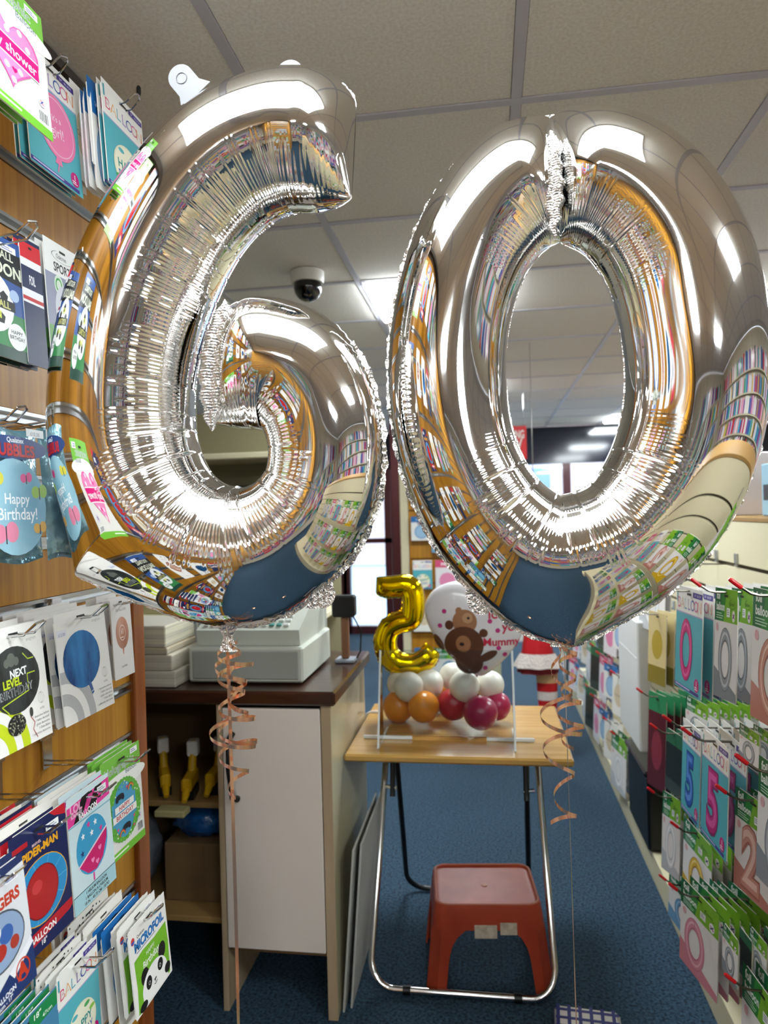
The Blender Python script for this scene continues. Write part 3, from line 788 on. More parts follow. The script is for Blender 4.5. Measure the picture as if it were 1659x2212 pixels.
def stack(kinds, n, loc, rz, dirx, step, tilt, scale, desc, group, jit=0.02):
    for i in range(n):
        k = K[kinds[i % len(kinds)]]; lab = LOOK[kinds[i % len(kinds)]] + ' packet hanging behind the ' + desc
        if len(lab.split()) > 16: lab = 'packet hanging behind the ' + desc
        st = step * (i + 1 + random.uniform(-0.10, 0.10))
        jt = 0.10 * max(step - 0.006, 0.001) / (k.h * scale[2]); jr = min(jit, 0.10 * max(step - 0.006, 0.001) / (k.w * scale[0] / 2))
        o = k.make((loc[0] + dirx * st, loc[1] + random.uniform(-0.006, 0.006), loc[2] + random.uniform(-0.004, 0.004)), rz + random.uniform(-jr, jr), tilt + random.uniform(-jt, jt),
                   lab, group + ' behind')
        o.scale = scale
def LP(kind, x0, x1, yt, yb, X, desc, n=4, behind=None, tilt=0.07, step=0.016, hook=True, cap=None, tip=0.035, roll=0.0, hz=None):
    """left wall packet: near/far edge columns x0,x1 at its top, top and bottom rows at the far edge, plane X"""
    k = K[kind]
    pf = onX(x1, yt, X); pn = onX(x0, yt, X)
    wd = pf.y - pn.y; r = ray(x1, yb); d = pf.y / ray(x1, yt).y
    ht = (yb - yt) * d / FPX / math.cos(tilt)
    sc = (wd / k.w, 1, ht / k.h)
    loc = Vector((X, (pf.y + pn.y) / 2, pf.z))
    o = k.make(loc, math.pi / 2, tilt, desc + ' hanging on the oak slatted wall', 'packets on the oak slatted wall', roll=roll)
    o.scale = sc
    stack(behind or [kind], n, loc, math.pi / 2, -1, step, tilt, sc, desc, desc)
    if hook:
        hook_left(loc.y, loc.z - (hz if hz is not None else 0.13 * ht), X + tip, desc, cap)
    return o
def RP(kind, x0, y0, x1, yb, X, desc, phi=0.12, n=6, behind=None, tilt=0.05, step=0.03, hook=True, tip=0.075):
    """right shelving packet: far top corner pixel, near edge column, bottom row at the far edge, plane X of the far edge"""
    k = K[kind]
    pf = onX(x0, y0, X); u = Vector((math.sin(phi), -math.cos(phi)))
    r = ray(x1, y0)
    # pf.xy + t*u = s*r.xy
    det = u.x * (-r.y) - (-r.x) * u.y
    t = (-pf.x * (-r.y) - (-r.x) * (-pf.y)) / det
    wd = t
    d = pf.y / ray(x0, y0).y
    ht = (yb - y0) * d / FPX
    sc = (wd / k.w, 1, ht / k.h)
    loc = Vector((pf.x + u.x * t / 2, pf.y + u.y * t / 2, pf.z))
    rz = math.atan2(u.y, u.x)
    o = k.make(loc, rz, tilt, desc + ' hanging on the cream shelving', 'packets on the cream shelving')
    o.scale = sc
    stack(behind or [kind], n, loc, rz, 1, step, tilt, sc, desc, desc, 0.06)
    if hook:
        hook_right(loc.y, loc.z - 0.045 * ht, loc.x - tip, desc)
    return o

# top tier, oak wall
LP('baby', -75, 88, 40, 310, -0.66, 'pink baby shower heart packet with green header', 4, ['holo'], 0.08, 0.013)
LP('girl', 45, 158, 188, 432, -0.745, 'turquoise packet with pink round girl balloon', 2, ['girl'], 0.07, 0.012)
LP('white', 150, 205, 225, 425, -0.745, 'row of cream congratulation packets', 6, ['white', 'dots', 'white'], 0.05, 0.010, hook=False)
LP('bluehead', 196, 226, 222, 430, -0.70, 'blue headed white packet', 2, ['bluehead'], 0.05, 0.012, hook=False)
LP('happyteal', 219, 305, 262, 470, -0.68, 'turquoise birthday packet under black tipped hook', 2, ['happyteal', 'bluehead'], 0.06, 0.012, cap=True)
# second tier
LP('football', -90, 45, 535, 790, -0.70, 'blue football balloon packet with green grass base', 3, ['football'], 0.06, 0.014, tip=0.07)
LP('navy', 40, 84, 533, 800, -0.70, 'navy packet with red and white bands', 5, ['navy'], 0.06, 0.009, hook=False)
LP('sport', 92, 170, 555, 800, -0.70, 'grey sports packet with white header', 3, ['sport'], 0.06, 0.014, hook=False)
# fourth tier
LP('next', -45, 85, 1338, 1582, -0.69, 'white packet with black orb reading next level birthday', 4, ['next', 'orbblue'], 0.10, 0.017, tip=0.05)
LP('orbblue', 113, 222, 1303, 1518, -0.69, 'white packet with shiny blue orb balloon', 5, ['orbblue', 'next'], 0.10, 0.017, tip=0.05)
LP('copper', 236, 279, 1284, 1452, -0.72, 'white packet with small copper balloon', 3, ['copper'], 0.05, 0.016, tip=0.07)
# fifth tier
LP('avengers', -85, 46, 1842, 2105, -0.62, 'pale grey packet with blue lower corner', 4, ['avengers', 'spider'], 0.11, 0.016, tip=0.04)
LP('spider', 14, 138, 1733, 1985, -0.67, 'navy packet with plain red balloon on blue', 6, ['navy', 'white', 'spider'], 0.06, 0.014, tip=0.05)
LP('lol', 140, 232, 1668, 1895, -0.69, 'pale packet with pink and black header', 4, ['lol', 'white', 'white'], 0.06, 0.014, tip=0.05)
LP('holo', 213, 299, 1598, 1802, -0.71, 'green headed holographic happy birthday packet', 2, ['holo'], 0.05, 0.012, tip=0.06)
# sixth tier
LP('blue18', -40, 122, 2128, 2330, -0.66, 'blue packet with small green size flag', 3, ['blue18'], 0.04, 0.014, hook=False)
LP('happyteal', 118, 208, 2018, 2225, -0.66, 'turquoise packet with round green birthday badge', 3, ['happyteal', 'dots'], 0.03, 0.014, tip=0.06)
LP('panda', 272, 353, 1925, 2095, -0.62, 'white packet with black and white panda on green', 9, ['panda', 'white', 'bluehead', 'bluehead', 'white', 'dots', 'dots'], 0.09, 0.016, tip=0.03)

# crumpled clear-blue bubble balloon bags, third tier
BAGM = mat('blue_film_bag', '3f7f96', 0.16, metal=0.35, coat=0.5, noise=((9, 9, 9), '8fb6c2', 3.0), bump=((28, 28, 28), 0.7, 0.012))
def bubble_bag(x0, x1, yt, yb, X, label, art, tilt=0.04):
    pf = onX(x1, yt, X); pn = onX(x0, yt, X)
    wd = pf.y - pn.y; d = pf.y / ray(x1, yt).y; ht = (yb - yt) * d / FPX
    o = empty('bubble_balloon_bag', (X, (pf.y + pn.y) / 2, pf.z)); o.rotation_euler = (-tilt, 0, math.pi / 2)
    nx, nz = 18, 26
    b = MB(); vs = []; fs = []
    for sd in (0, 1):
        for j in range(nz + 1):
            for i in range(nx + 1):
                u, v = i / nx, j / nz
                p = max(0.0, math.sin(math.pi * u)) ** 0.5 * max(0.0, math.sin(math.pi * min(1, v * 1.04))) ** 0.5
                y = (0.016 * p + 0.003 * math.sin(9 * u + 5 * v) * p) * (-1 if sd == 0 else 0.6)
                vs.append(((u - 0.5) * wd * (1 - 0.05 * math.sin(math.pi * v)), y, -v * ht + 0.004 * math.sin(7 * u)))
    off = (nx + 1) * (nz + 1)
    for sd in (0, 1):
        for j in range(nz):
            for i in range(nx):
                a = sd * off + j * (nx + 1) + i
                q = (a, a + 1, a + nx + 2, a + nx + 1); fs.append(q if sd else q[::-1])
    b.add(vs, fs); b.build('bag', BAGM, o, True)
    a = Art(wd, ht); art(a)
    for m, nm, mm in ((a.print, 'printed_front', a.pm), (a.text, 'lettering', a.tm)):
        if m.v:
            c = m.build(nm, mm, o); c.location = (0, -0.0215, 0)
    tag(o, label, 'balloon bag', 'shiny blue bags on the oak slatted wall')
    return o
def art_bubbles(a):
    a.ell(0.46, 0.17, 0.50, 0.085, '1c3f7c'); a.txt('Qualatex', 0.50, 0.115, 0.035, 'e8f0f8', 0.02)
    a.txt('BUBBLES', 0.48, 0.19, 0.085, '5a0c10', 0.06, fit=0.92); a.txt('BUBBLES', 0.475, 0.187, 0.085, 'c0202a', 0.03, fit=0.9)
    a.rect(0.66, 0.015, 0.92, 0.075, 'eef0f2'); a.txt('£10.50', 0.79, 0.05, 0.028, '55555a', 0.0)
    a.disc(0.45, 0.60, 0.44, mat('bubble_print', '6fa9c4', 0.15, coat=0.4, noise=((9, 9, 9), '9cc8d8', 3.0)))
    a.txt('Happy', 0.48, 0.54, 0.075, 'f4f8fa', 0.01); a.txt('Birthday!', 0.48, 0.65, 0.085, 'f4f8fa', 0.01, fit=0.74)
    for (u, v, s, c) in ((0.62, 0.40, 0.08, 'd8508a'), (0.30, 0.80, 0.16, 'e88aa8'), (0.80, 0.50, 0.11, '8fb84a'), (0.78, 0.77, 0.09, 'd8a84a'), (0.20, 0.42, 0.10, 'd8d04a')):
        a.ell(u - s * 0.5, v - 0.01, s * 0.55, s * 0.42, c); a.ell(u + s * 0.5, v - 0.02, s * 0.55, s * 0.46, c); a.bar([(u, v - s * 0.4), (u, v + s * 0.4)], 0.015, '2a2a30')
def art_bag2(a):
    a.rect(0.50, 0.13, 0.95, 0.25, '8c1c28'); a.txt('BUBBLES', 0.66, 0.20, 0.07, 'e8d8d8', 0.03, fit=0.5)
    a.disc(0.5, 0.62, 0.40, mat('lilac_film', '9aa4c8', 0.14, coat=0.5, noise=((14, 14, 14), 'c4c8e0', 3.0)))
    a.star(0.42, 0.36, 0.17, 'd0b828'); a.star(0.70, 0.42, 0.15, 'a81850')
    for i in range(16):
        a.disc(0.2 + 0.62 * ((i * 19) % 17) / 17, 0.44 + 0.36 * ((i * 7) % 16) / 16, 0.018 + 0.006 * (i % 3), ('b01c5c', 'd8508a')[i % 2])
    a.ell(0.62, 0.90, 0.30, 0.055, 'b01c4c')
bubble_bag(-85, 76, 932, 1208, -0.70, 'blue bag with red bubbles title and pink butterflies', art_bubbles)
bubble_bag(-70, 68, 940, 1190, -0.745, 'plain blue bag hanging behind the butterfly bag', lambda a: None)
bubble_bag(78, 185, 945, 1200, -0.72, 'blue bag with gold and magenta stars next to butterfly bag', art_bag2, 0.07)
bubble_bag(80, 178, 950, 1195, -0.77, 'plain blue bag hanging behind the magenta star bag', lambda a: None, 0.07)
hook_left(onX(0, 930, -0.70).y, onX(20, 930, -0.70).z, -0.66, 'butterfly bubble bag')
hook_left(onX(95, 930, -0.72).y, onX(95, 925, -0.72).z, -0.66, 'magenta star bubble bag')

# stock on the same wall and shelving beside and behind the camera
others = ['baby', 'girl', 'holo', 'orbblue', 'lol', 'spider', 'happyteal', 'football', 'navy', 'sport', 'white', 'bluehead', 'copper', 'panda']
ii = 0
for z in (2.28, 1.95, 1.62, 1.30, 0.98, 0.66):
    y = 0.72
    while y > -0.75:
        k = others[(ii * 5) % len(others)]; ii += 1
        K[k].make((-0.72, y, z), math.pi / 2, 0.06, LOOK[k] + ' packet on the oak wall mirrored in the silver six', 'mirrored packets on the oak wall')
        y -= 0.24
ii = 0
for z in (1.27, 0.94, 0.62):
    y = 1.18
    while y > -0.6:
        k = ['foil0r', 'foil0b', 'teal0', 'foil0y', 'foil0s', 'pinkhead', 'foil2r'][(ii * 3) % 7]; ii += 1
        K[k].make((0.56, y, z), -math.pi / 2, 0.05, LOOK[k] + ' packet on the shelving mirrored in the silver zero', 'mirrored packets on the cream shelving')
        y -= 0.29

# ------------------------------------------------------------------ cream slatted shelving on the other side of the aisle
gd = empty('slatted_shelving_unit', (0.93, 0, 0))
GY_0, GY_1 = -2.4, 6.3
zsl = [1.5 - 0.24 - 0.12 * k for k in range(0, 10)]
prev = 1.43
for z in zsl + [0.115]:
    MB().cbox((0, GY_0, z + 0.008), (0.016, GY_1, prev - 0.008 if prev < 1.42 else prev), 0.001).build('board', CREAM, gd); prev = z
MB().box((0.016, GY_0, 0.0), (0.05, GY_1, 1.43)).build('core_panel', mat('slot_dark', '3c3424', 0.8), gd)
MB().cbox((-0.315, GY_0, 0.0), (0.06, GY_1, 0.11), 0.003).build('base_plinth', CREAM, gd)
MB().cbox((-0.004, GY_0, 1.43), (0.40, GY_1, 1.446), 0.002).build('top_shelf', mat('shelf_edge', '9a7640', 0.5), gd)
MB().box((0.05, GY_0, 0.0), (0.38, GY_1, 0.10)).build('rear_plinth', CREAM, gd)
for y in (GY_0, 0.4, 1.5, 2.75, 4.0, 5.2, GY_1 - 0.04):
    MB().cbox((0.018, y, 0), (0.052, y + 0.04, 1.428), 0.002).build('upright', CREAM, gd)
tag(gd, 'cream slatted shelving unit with low plinth beside the aisle', 'shelving')

RP('teal0', 1463, 1262, 1519, 1478, 0.50, 'turquoise packet with bright pink zero', 0.10, 9, step=0.024)
RP('foil0s', 1546, 1268, 1594, 1500, 0.515, 'silver zero packet with clear green top', 0.25, 9, step=0.032)
RP('foil0r', 1628, 1268, 1720, 1545, 0.50, 'rose gold zero packet on the top row', 0.10, 9, step=0.034)
RP('teal5b', 1476, 1548, 1514, 1742, 0.53, 'turquoise packet with blue five', 0.05, 9, step=0.033)
RP('teal5p', 1519, 1572, 1574, 1795, 0.51, 'turquoise packet with dark pink five', 0.06, 10, step=0.034)
RP('foil0s', 1640, 1630, 1730, 1890, 0.51, 'silver zero packet on the second row', 0.10, 7, step=0.03)
RP('foil0w', 1432, 1706, 1470, 1872, 0.55, 'white zero packet with pale green top', 0.35, 7, ['foil0w', 'dark'], step=0.024)
RP('foil0y', 1478, 1762, 1537, 1925, 0.575, 'yellow zero packet under the blue five', 0.10, 5, step=0.026)
RP('foil2r', 1590, 1697, 1668, 1905, 0.53, 'rose gold two packet with green header', 0.20, 5, step=0.03)
RP('foil0b', 1446, 1872, 1510, 1975, 0.575, 'pale blue zero packet above the pink zero', 0.15, 6, ['foil0s', 'foil0b'], step=0.03)
RP('foil0p', 1472, 1892, 1551, 2066, 0.50, 'soft pink zero packet on the third row', 0.22, 8, step=0.024)
RP('foil0b', 1455, 2108, 1505, 2300, 0.57, 'pale blue zero packet under the pink zero', 0.20, 1, ['dark', 'foil0b'], step=0.022)
RP('foil0r', 1605, 2075, 1690, 2330, 0.55, 'rose gold zero packet on the lowest row', 0.10, 5, ['foil0s', 'plum'], step=0.03)
RP('plum', 1402, 1490, 1440, 1690, 0.585, 'pink edged packet on dark plum packets', 0.35, 6, ['plum'], step=0.026)
RP('cream', 1402, 1318, 1440, 1470, 0.565, 'cream packet beside the pink zero', 0.35, 6, ['cream'], step=0.026)
RP('foil0s', 1482, 1500, 1530, 1600, 0.62, 'green topped packet below the bright pink zero', 0.2, 7, ['foil0w', 'foil0s'], step=0.03, hook=False)
RP('dark', 1440, 1570, 1474, 1700, 0.57, 'dark green packet next to the blue five', 0.2, 5, ['dark', 'plum'], step=0.028)
RP('foil0s', 1598, 1560, 1640, 1640, 0.54, 'green topped packet behind the dark pink five', 0.1, 6, ['foil0s', 'dark'], step=0.03, hook=False)
RP('foil0s', 1562, 1990, 1594, 2090, 0.53, 'silver zero packet beside the soft pink zero', 0.1, 6, ['dark', 'foil0s'], step=0.03, hook=False)
# further along the aisle
fk = ['foil0w', 'dark', 'pinkhead', 'foil0b', 'white', 'foil0s', 'plum', 'dark', 'cream', 'bluehead', 'foil0w', 'teal0']
ii = 0
for y in [2.855 + 0.235 * k for k in range(15)]:
    for z in (1.28, 0.98, 0.68, 0.385):
        k = fk[(ii * 7 + ii // 5) % len(fk)]; ii += 1
        if 2.75 < y < 3.35 and z < 1.2: continue
        x = 0.60 + 0.03 * ((ii * 3) % 4) / 4
        K[k].make((x, y, z), -math.pi / 2 + random.uniform(0.0, 0.3), 0.05, LOOK[k] + ' packet in the hanging stock further down the aisle', 'packets further down the aisle')
        for q in range(1 if y < 4.44 else 0):
            K[k].make((x + 0.035 * (q + 1), y + random.uniform(-0.01, 0.01), z), -math.pi / 2 + random.uniform(0.0, 0.2), 0.05, LOOK[k] + ' packet in the hanging stock further down the aisle', 'packets further down the aisle')
        hook_right(y, z - 0.012, x - 0.04, 'stock further down the aisle')
# white slab packet over a black crate
r = MB().cbox((0, 0, 0), (0.05, 0.42, 0.52), 0.006); r.box((-0.001, 0.02, 0.36), (0, 0.40, 0.37)); o = r.build('boxed_backdrop', mat('box_white', 'd9dad8', 0.45)); o.location = (0.57, 2.92, 0.52)
tag(o, 'large flat white box above the black crate in the aisle', 'box')
cr = empty('storage_crate', (0.60, 2.95, 0.112))
MB().cbox((0, 0, 0), (0.30, 0.40, 0.30), 0.01).build('body', BLACK, cr); MB().cbox((-0.012, -0.012, 0.30), (0.312, 0.412, 0.325), 0.008).build('lid', BLACK, cr)
tag(cr, 'black plastic crate under the white box on the plinth', 'crate')

# ------------------------------------------------------------------ big silver number balloons
def smooth(a, b, x):
    t = np.clip((x - a) / (b - a), 0, 1); return t * t * (3 - 2 * t)
def spline(pts, closed, ds):
    """Catmull-Rom through rows of pts, resampled at spacing ds in the first two columns"""
    P = np.array(pts, float); n = len(P); out = []
    seg = n if closed else n - 1
    for i in range(seg):
        if closed:
            p0, p1, p2, p3 = P[(i - 1) % n], P[i], P[(i + 1) % n], P[(i + 2) % n]
        else:
            p1, p2 = P[i], P[i + 1]; p0 = P[i - 1] if i else 2 * p1 - p2; p3 = P[i + 2] if i + 2 < n else 2 * p2 - p1
        for t in np.linspace(0, 1, 40, endpoint=False):
            out.append(0.5 * ((2 * p1) + (-p0 + p2) * t + (2 * p0 - 5 * p1 + 4 * p2 - p3) * t * t + (-p0 + 3 * p1 - 3 * p2 + p3) * t ** 3))
    out.append(P[0] if closed else P[-1])
    Q = np.array(out)
    s = np.concatenate([[0], np.cumsum(np.hypot(*np.diff(Q[:, :2], axis=0).T))])
    m = int(s[-1] / ds)
    u = np.linspace(0, s[-1], m + (0 if closed else 1), endpoint=not closed)
    return np.stack([np.interp(u, s, Q[:, k]) for k in range(Q.shape[1])], 1), s[-1]
def foil_tube(pts, closed, Y0, nt=72, ds=0.00135, tail=None, tailw=0.06, tailh=0.03, wrinkle=1.0, capa=0.07, capb=0.06, pinch=None, lam=0.0062, kmin=0.0, klo=0.9, khi=2.6, depth=0.96, seed=3):
    """pts rows: x, z, r.  Returns body arrays and the outer seam line"""
    g = np.random.default_rng(seed)
    Q, L = spline(pts, closed, ds)
    n = len(Q); s = np.arange(n) * (L / (n if closed else n - 1))
    if closed:
        T = np.roll(Q[:, :2], -4, 0) - np.roll(Q[:, :2], 4, 0)
    else:
        T = np.gradient(Q[:, :2], axis=0)
        for _ in range(3): T[1:-1] = (T[:-2] + T[1:-1] + T[2:]) / 3
    T /= np.linalg.norm(T, axis=1)[:, None]
    N = np.stack([T[:, 1], -T[:, 0]], 1)
    ang = np.unwrap(np.arctan2(T[:, 1], T[:, 0]))
    kap = np.abs(np.gradient(ang, s))
    w = 60
    kap = np.convolve(np.concatenate([kap[-w:], kap, kap[:w]]) if closed else np.pad(kap, w, 'edge'), np.ones(w) / w, 'same')[w:-w]
    ry = Q[:, 2] * depth; rn = Q[:, 2].copy(); tipk = np.ones(n)
    if not closed:
        for d, c in ((s, capa), (L - s, capb)):
            if c:
                t = np.clip(d / c, 0, 1); ry = ry * np.sqrt(np.maximum(1 - (1 - t) ** 2, 0.0004)); tipk = tipk * (0.62 + 0.38 * np.sqrt(np.maximum(1 - (1 - t) ** 2, 0))); rn = rn * (0.88 + 0.12 * np.sqrt(np.maximum(1 - (1 - t) ** 2, 0)))
    if pinch is not None:
        d = np.abs((s - pinch * L + L / 2) % L - L / 2); t = np.clip(d / 0.055, 0, 1)
        ry = ry * (0.30 + 0.70 * np.sqrt(np.maximum(1 - (1 - t) ** 2, 0))); rn = rn * (0.95 + 0.05 * t)
    ext = np.zeros(n)
    if tail is not None:
        d = np.abs((s - tail * L + L / 2) % L - L / 2) if closed else np.abs(s - tail * L)
        ext = tailh * np.exp(-d / tailw)
    th = np.linspace(-math.pi, math.pi, nt, endpoint=False)
    S, TH = np.meshgrid(s, th, indexing='ij')
    ph = np.abs(TH)
    ct, st = np.cos(TH), np.sin(TH)
    # fine gathers on the inner flank
    warp = s + 0.0012 * np.sin(s * 61) + 0.0009 * np.sin(s * 173 + 1)
    wi = np.floor(warp / lam).astype(int); fr = warp / lam - wi
    am = g.uniform(0.45, 1.0, wi.max() + 2)[wi]; stt = g.uniform(-0.22, 0.22, wi.max() + 2)[wi]; enn = g.uniform(-0.10, 0.12, wi.max() + 2)[wi]
    wave = np.abs(np.sin(math.pi * fr)) ** 0.8 - 0.55
    kk = np.maximum(smooth(klo, khi, kap), kmin)
    zc = (Q[:, 1].min() + Q[:, 1].max()) / 2; zr = (Q[:, 1].max() - Q[:, 1].min()) / 2
    low = smooth(0.25, 0.75, (zc - Q[:, 1]) / zr)[:, None]
    p0 = 2.10 - 0.42 * low
    env = smooth(p0 - 0.12 + stt[:, None], p0 + 0.16 + stt[:, None], ph) * (1 - smooth(2.70 + enn[:, None], 2.92 + enn[:, None], ph))
    disp = wrinkle * 0.00115 * (am * wave * kk)[:, None] * env * (1 - low * 0.75 * smooth(1.95, 2.35, ph))
    # deeper radial creases
    for c in np.arange(0.02, L, 0.052) + g.uniform(-0.014, 0.014, len(np.arange(0.02, L, 0.052))):
        wd = g.uniform(0.0016, 0.0028); dp = g.uniform(0.002, 0.0045)
        e = np.exp(-((s - c) / wd) ** 2) * kk
        disp -= wrinkle * dp * e[:, None] * (0.22 + 0.78 * low) * smooth(p0 - 0.05, p0 + 0.3, ph) * (1 - smooth(2.85, 3.08, ph))
    # puckers along the outer seam
    lo = 0.021; wj = np.floor(s / lo).astype(int); fj = s / lo - wj
    pa = g.uniform(0.3, 1.0, wj.max() + 2)[wj]
    disp += (0.0013 * pa * (np.abs(np.sin(math.pi * fj)) - 0.6))[:, None] * (1 - smooth(0.10, 0.42, ph))
    disp += (0.0006 * np.sin(s * 900))[:, None] * (1 - smooth(0.10, 0.34, ph))
    disp += 0.0010 * np.sin(S * 23 + 2 * TH) * 0.6
    outw = np.clip(ct, 0, 1) ** 3
    a = rn[:, None] * ct * np.where(ct > 0, tipk[:, None], 1.0) + ext[:, None] * outw + disp * ct
    b = ry[:, None] * st + disp * st * (ry / np.maximum(Q[:, 2], 1e-4))[:, None]
    V = np.stack([Q[:, 0][:, None] + N[:, 0][:, None] * a, Y0 + b, Q[:, 1][:, None] + N[:, 1][:, None] * a], -1).reshape(-1, 3)
    ii = np.arange(n if closed else n - 1)[:, None]; kk2 = np.arange(nt)[None, :]
    jj = (ii + 1) % n; k2 = (kk2 + 1) % nt
    F = np.stack([ii * nt + kk2, jj * nt + kk2, jj * nt + k2, ii * nt + k2], -1).reshape(-1, 4)
    seam = (Q[:, :2], N, rn * tipk + ext, rn, s, T)
    return V, F, seam
def np_mesh(name, V, F, m, smooth_=True):
    me = bpy.data.meshes.new(name)
    me.vertices.add(len(V)); me.vertices.foreach_set('co', V.astype(np.float32).ravel())
    me.loops.add(F.size); me.loops.foreach_set('vertex_index', F.astype(np.int32).ravel())
    me.polygons.add(len(F)); me.polygons.foreach_set('loop_start', np.arange(0, F.size, F.shape[1], dtype=np.int32))
    me.polygons.foreach_set('loop_total', np.full(len(F), F.shape[1], dtype=np.int32))
    me.polygons.foreach_set('use_smooth', np.ones(len(F), dtype=bool))
    me.materials.append(m); me.update(calc_edges=True); me.validate()
    return me
def flange(seam, Y0, sgn=1, wd=0.0075, step=3, rng_=(0, 1), amp=1.0, seed=5, closed=True):
    Qp, N, ro, rn, s, T = seam
    g = np.random.default_rng(seed)
    n = len(Qp); idx = np.arange(int(n * rng_[0]), int(n * rng_[1]), step)
    full = closed and rng_ == (0, 1)
    base = ro if sgn > 0 else rn
    jag = 0.0018 * np.sin(s * 150 + 2 * np.sin(s * 40)) + 0.0014 * np.sin(s * 420)
    V = []; rows = 4
    for q in range(rows):
        t = q / (rows - 1)
        rad = sgn * (base + (-0.003 + wd * t) + t * jag * 0.7 * amp)
        yy = Y0 + amp * t * (0.0028 * np.sin(s * 190 + 1.5 * np.sin(s * 31)) + 0.0014 * np.sin(s * 610))
        V.append(np.stack([Qp[:, 0] + N[:, 0] * rad, yy, Qp[:, 1] + N[:, 1] * rad], -1)[idx])
    m = len(idx); V = np.concatenate(V)
    F = []
    for q in range(rows - 1):
        for i in range(m if full else m - 1):
            j = (i + 1) % m
            F.append((q * m + i, q * m + j, (q + 1) * m + j, (q + 1) * m + i))
    return V, np.array(F)
def spindle(p0, p1, wx, wy, Y0, seed=1, nz=150, nt=20):
    """wrinkled, pointed gusset between two points in the xz plane"""
    g = np.random.default_rng(seed)
    V = []; F = []
    am = g.uniform(0.4, 1, nz + 1)
    for j in range(nz + 1):
        t = j / nz; pr = math.sin(math.pi * t) ** 0.75
        c = (p0[0] + (p1[0] - p0[0]) * t + 0.002 * math.sin(t * 40), p0[1] + (p1[1] - p0[1]) * t)
        wr = 1 + 0.16 * am[j] * math.sin(j * 1.9)
        for k in range(nt):
            a = 2 * math.pi * k / nt
            fold = 1 - 0.45 * math.exp(-((a - 1.5 * math.pi) / 0.28) ** 2)
            V.append((c[0] + wx * pr * wr * math.cos(a), Y0 + wy * pr * wr * fold * math.sin(a), c[1]))
    for j in range(nz):
        for k in range(nt):
            F.append((j * nt + k, j * nt + (k + 1) % nt, (j + 1) * nt + (k + 1) % nt, (j + 1) * nt + k))
    return np.array(V), np.array(F)
def px_pts(rows, Y0, k=1.0):
    out = []
    for (x, y, r) in rows:
        p = onY(x, y, Y0); out.append((p.x, p.z, r * k))
    return out
def ribbon_mesh(pts, wd, flat=None, taper=False):
    """curling ribbon: strip along pts, width direction given per point"""
    b = MB(); vs = []; fs = []
    n = len(pts)
    for i, (p, wv) in enumerate(pts):
        w2 = wd / 2
        p = Vector(p); wv = Vector(wv).normalized() * w2
        vs += [p - wv, p + wv]
        if i: fs.append((2 * i - 2, 2 * i, 2 * i + 1, 2 * i - 1))
    b.add(vs, fs); return b
def curl(top, ztop, length, rad, turns, phase=0.0, wob=0.3, drift=(0, 0), wd=0.006, rgrow=0.0):
    out = []; n = int(turns * 26) + 8
    for i in range(n + 1):
        t = i / n
        a = phase + 2 * math.pi * turns * t
        r = rad * (0.25 + 0.75 * min(1, t * 4)) * (1 + wob * math.sin(t * 9 + phase)) * (1 + rgrow * t)
        c = Vector((top[0] + drift[0] * t + r * math.cos(a), top[1] + drift[1] * t + r * math.sin(a), ztop - length * (t + 0.012 * math.sin(a * 0.5))))
        out.append((c, Vector((0.12 * math.cos(a), 0.12 * math.sin(a), 1))))
    return ribbon_mesh(out, wd)
def tab(o, P, ang, m, Y0, big=True):
    """flat hanging tab with a ring, sticking out along ang in the xz plane"""
    L, Wd = (0.042, 0.019) if big else (0.014, 0.020)
    b = MB()
    pts = [(-Wd * 1.5, -0.006), (Wd * 1.5, -0.006), (Wd, 0.010)] + [(Wd * math.cos(t), L - Wd * 0.6 + Wd * math.sin(t)) for t in [i * math.pi / 14 for i in range(15)]] + [(-Wd, 0.010)]
    ca, sa = math.cos(ang - math.pi / 2), math.sin(ang - math.pi / 2)
    tr = lambda x, z: (P[0] + x * ca - z * sa, P[1] + x * sa + z * ca)
    b.prism([tr(*p) for p in pts], Y0 - 0.0006, Y0 + 0.0006)
    q = b.build('hanging_tab', m, o)
    cz = L - Wd * 0.7
    rr = MB().tube([(lambda e: (e[0], Y0 - 0.0012, e[1]))(tr(Wd * 0.42 * math.cos(t), cz + Wd * 0.42 * math.sin(t))) for t in [i * 2 * math.pi / 20 for i in range(20)]], 0.0007, 6, True)
    rr.build('ring', m, q, True)
def neck(o, P, Y0, m):
    """gathered tail under the balloon"""
    b = MB(); n = 40
    prof = [(0.034, 0.038), (0.024, 0.020), (0.014, 0.006), (0.0075, -0.006), (0.006, -0.010), (0.011, -0.024), (0.013, -0.030)]
    vs = []; fs = []
    for j, (r, z) in enumerate(prof):
        for k in range(n):
            a = 2 * math.pi * k / n; rr = r * (1 + 0.13 * (1 if k % 2 else -1) * (0.6 + 0.4 * math.sin(k * 2.3)))
            vs.append((P[0] + rr * math.cos(a), Y0 + rr * 0.42 * math.sin(a), P[1] + z))
    for j in range(len(prof) - 1):
        for k in range(n):
            fs.append((j * n + k, j * n + (k + 1) % n, (j + 1) * n + (k + 1) % n, (j + 1) * n + k))
    b.add(vs, fs); b.build('gathered_neck', m, o, True)

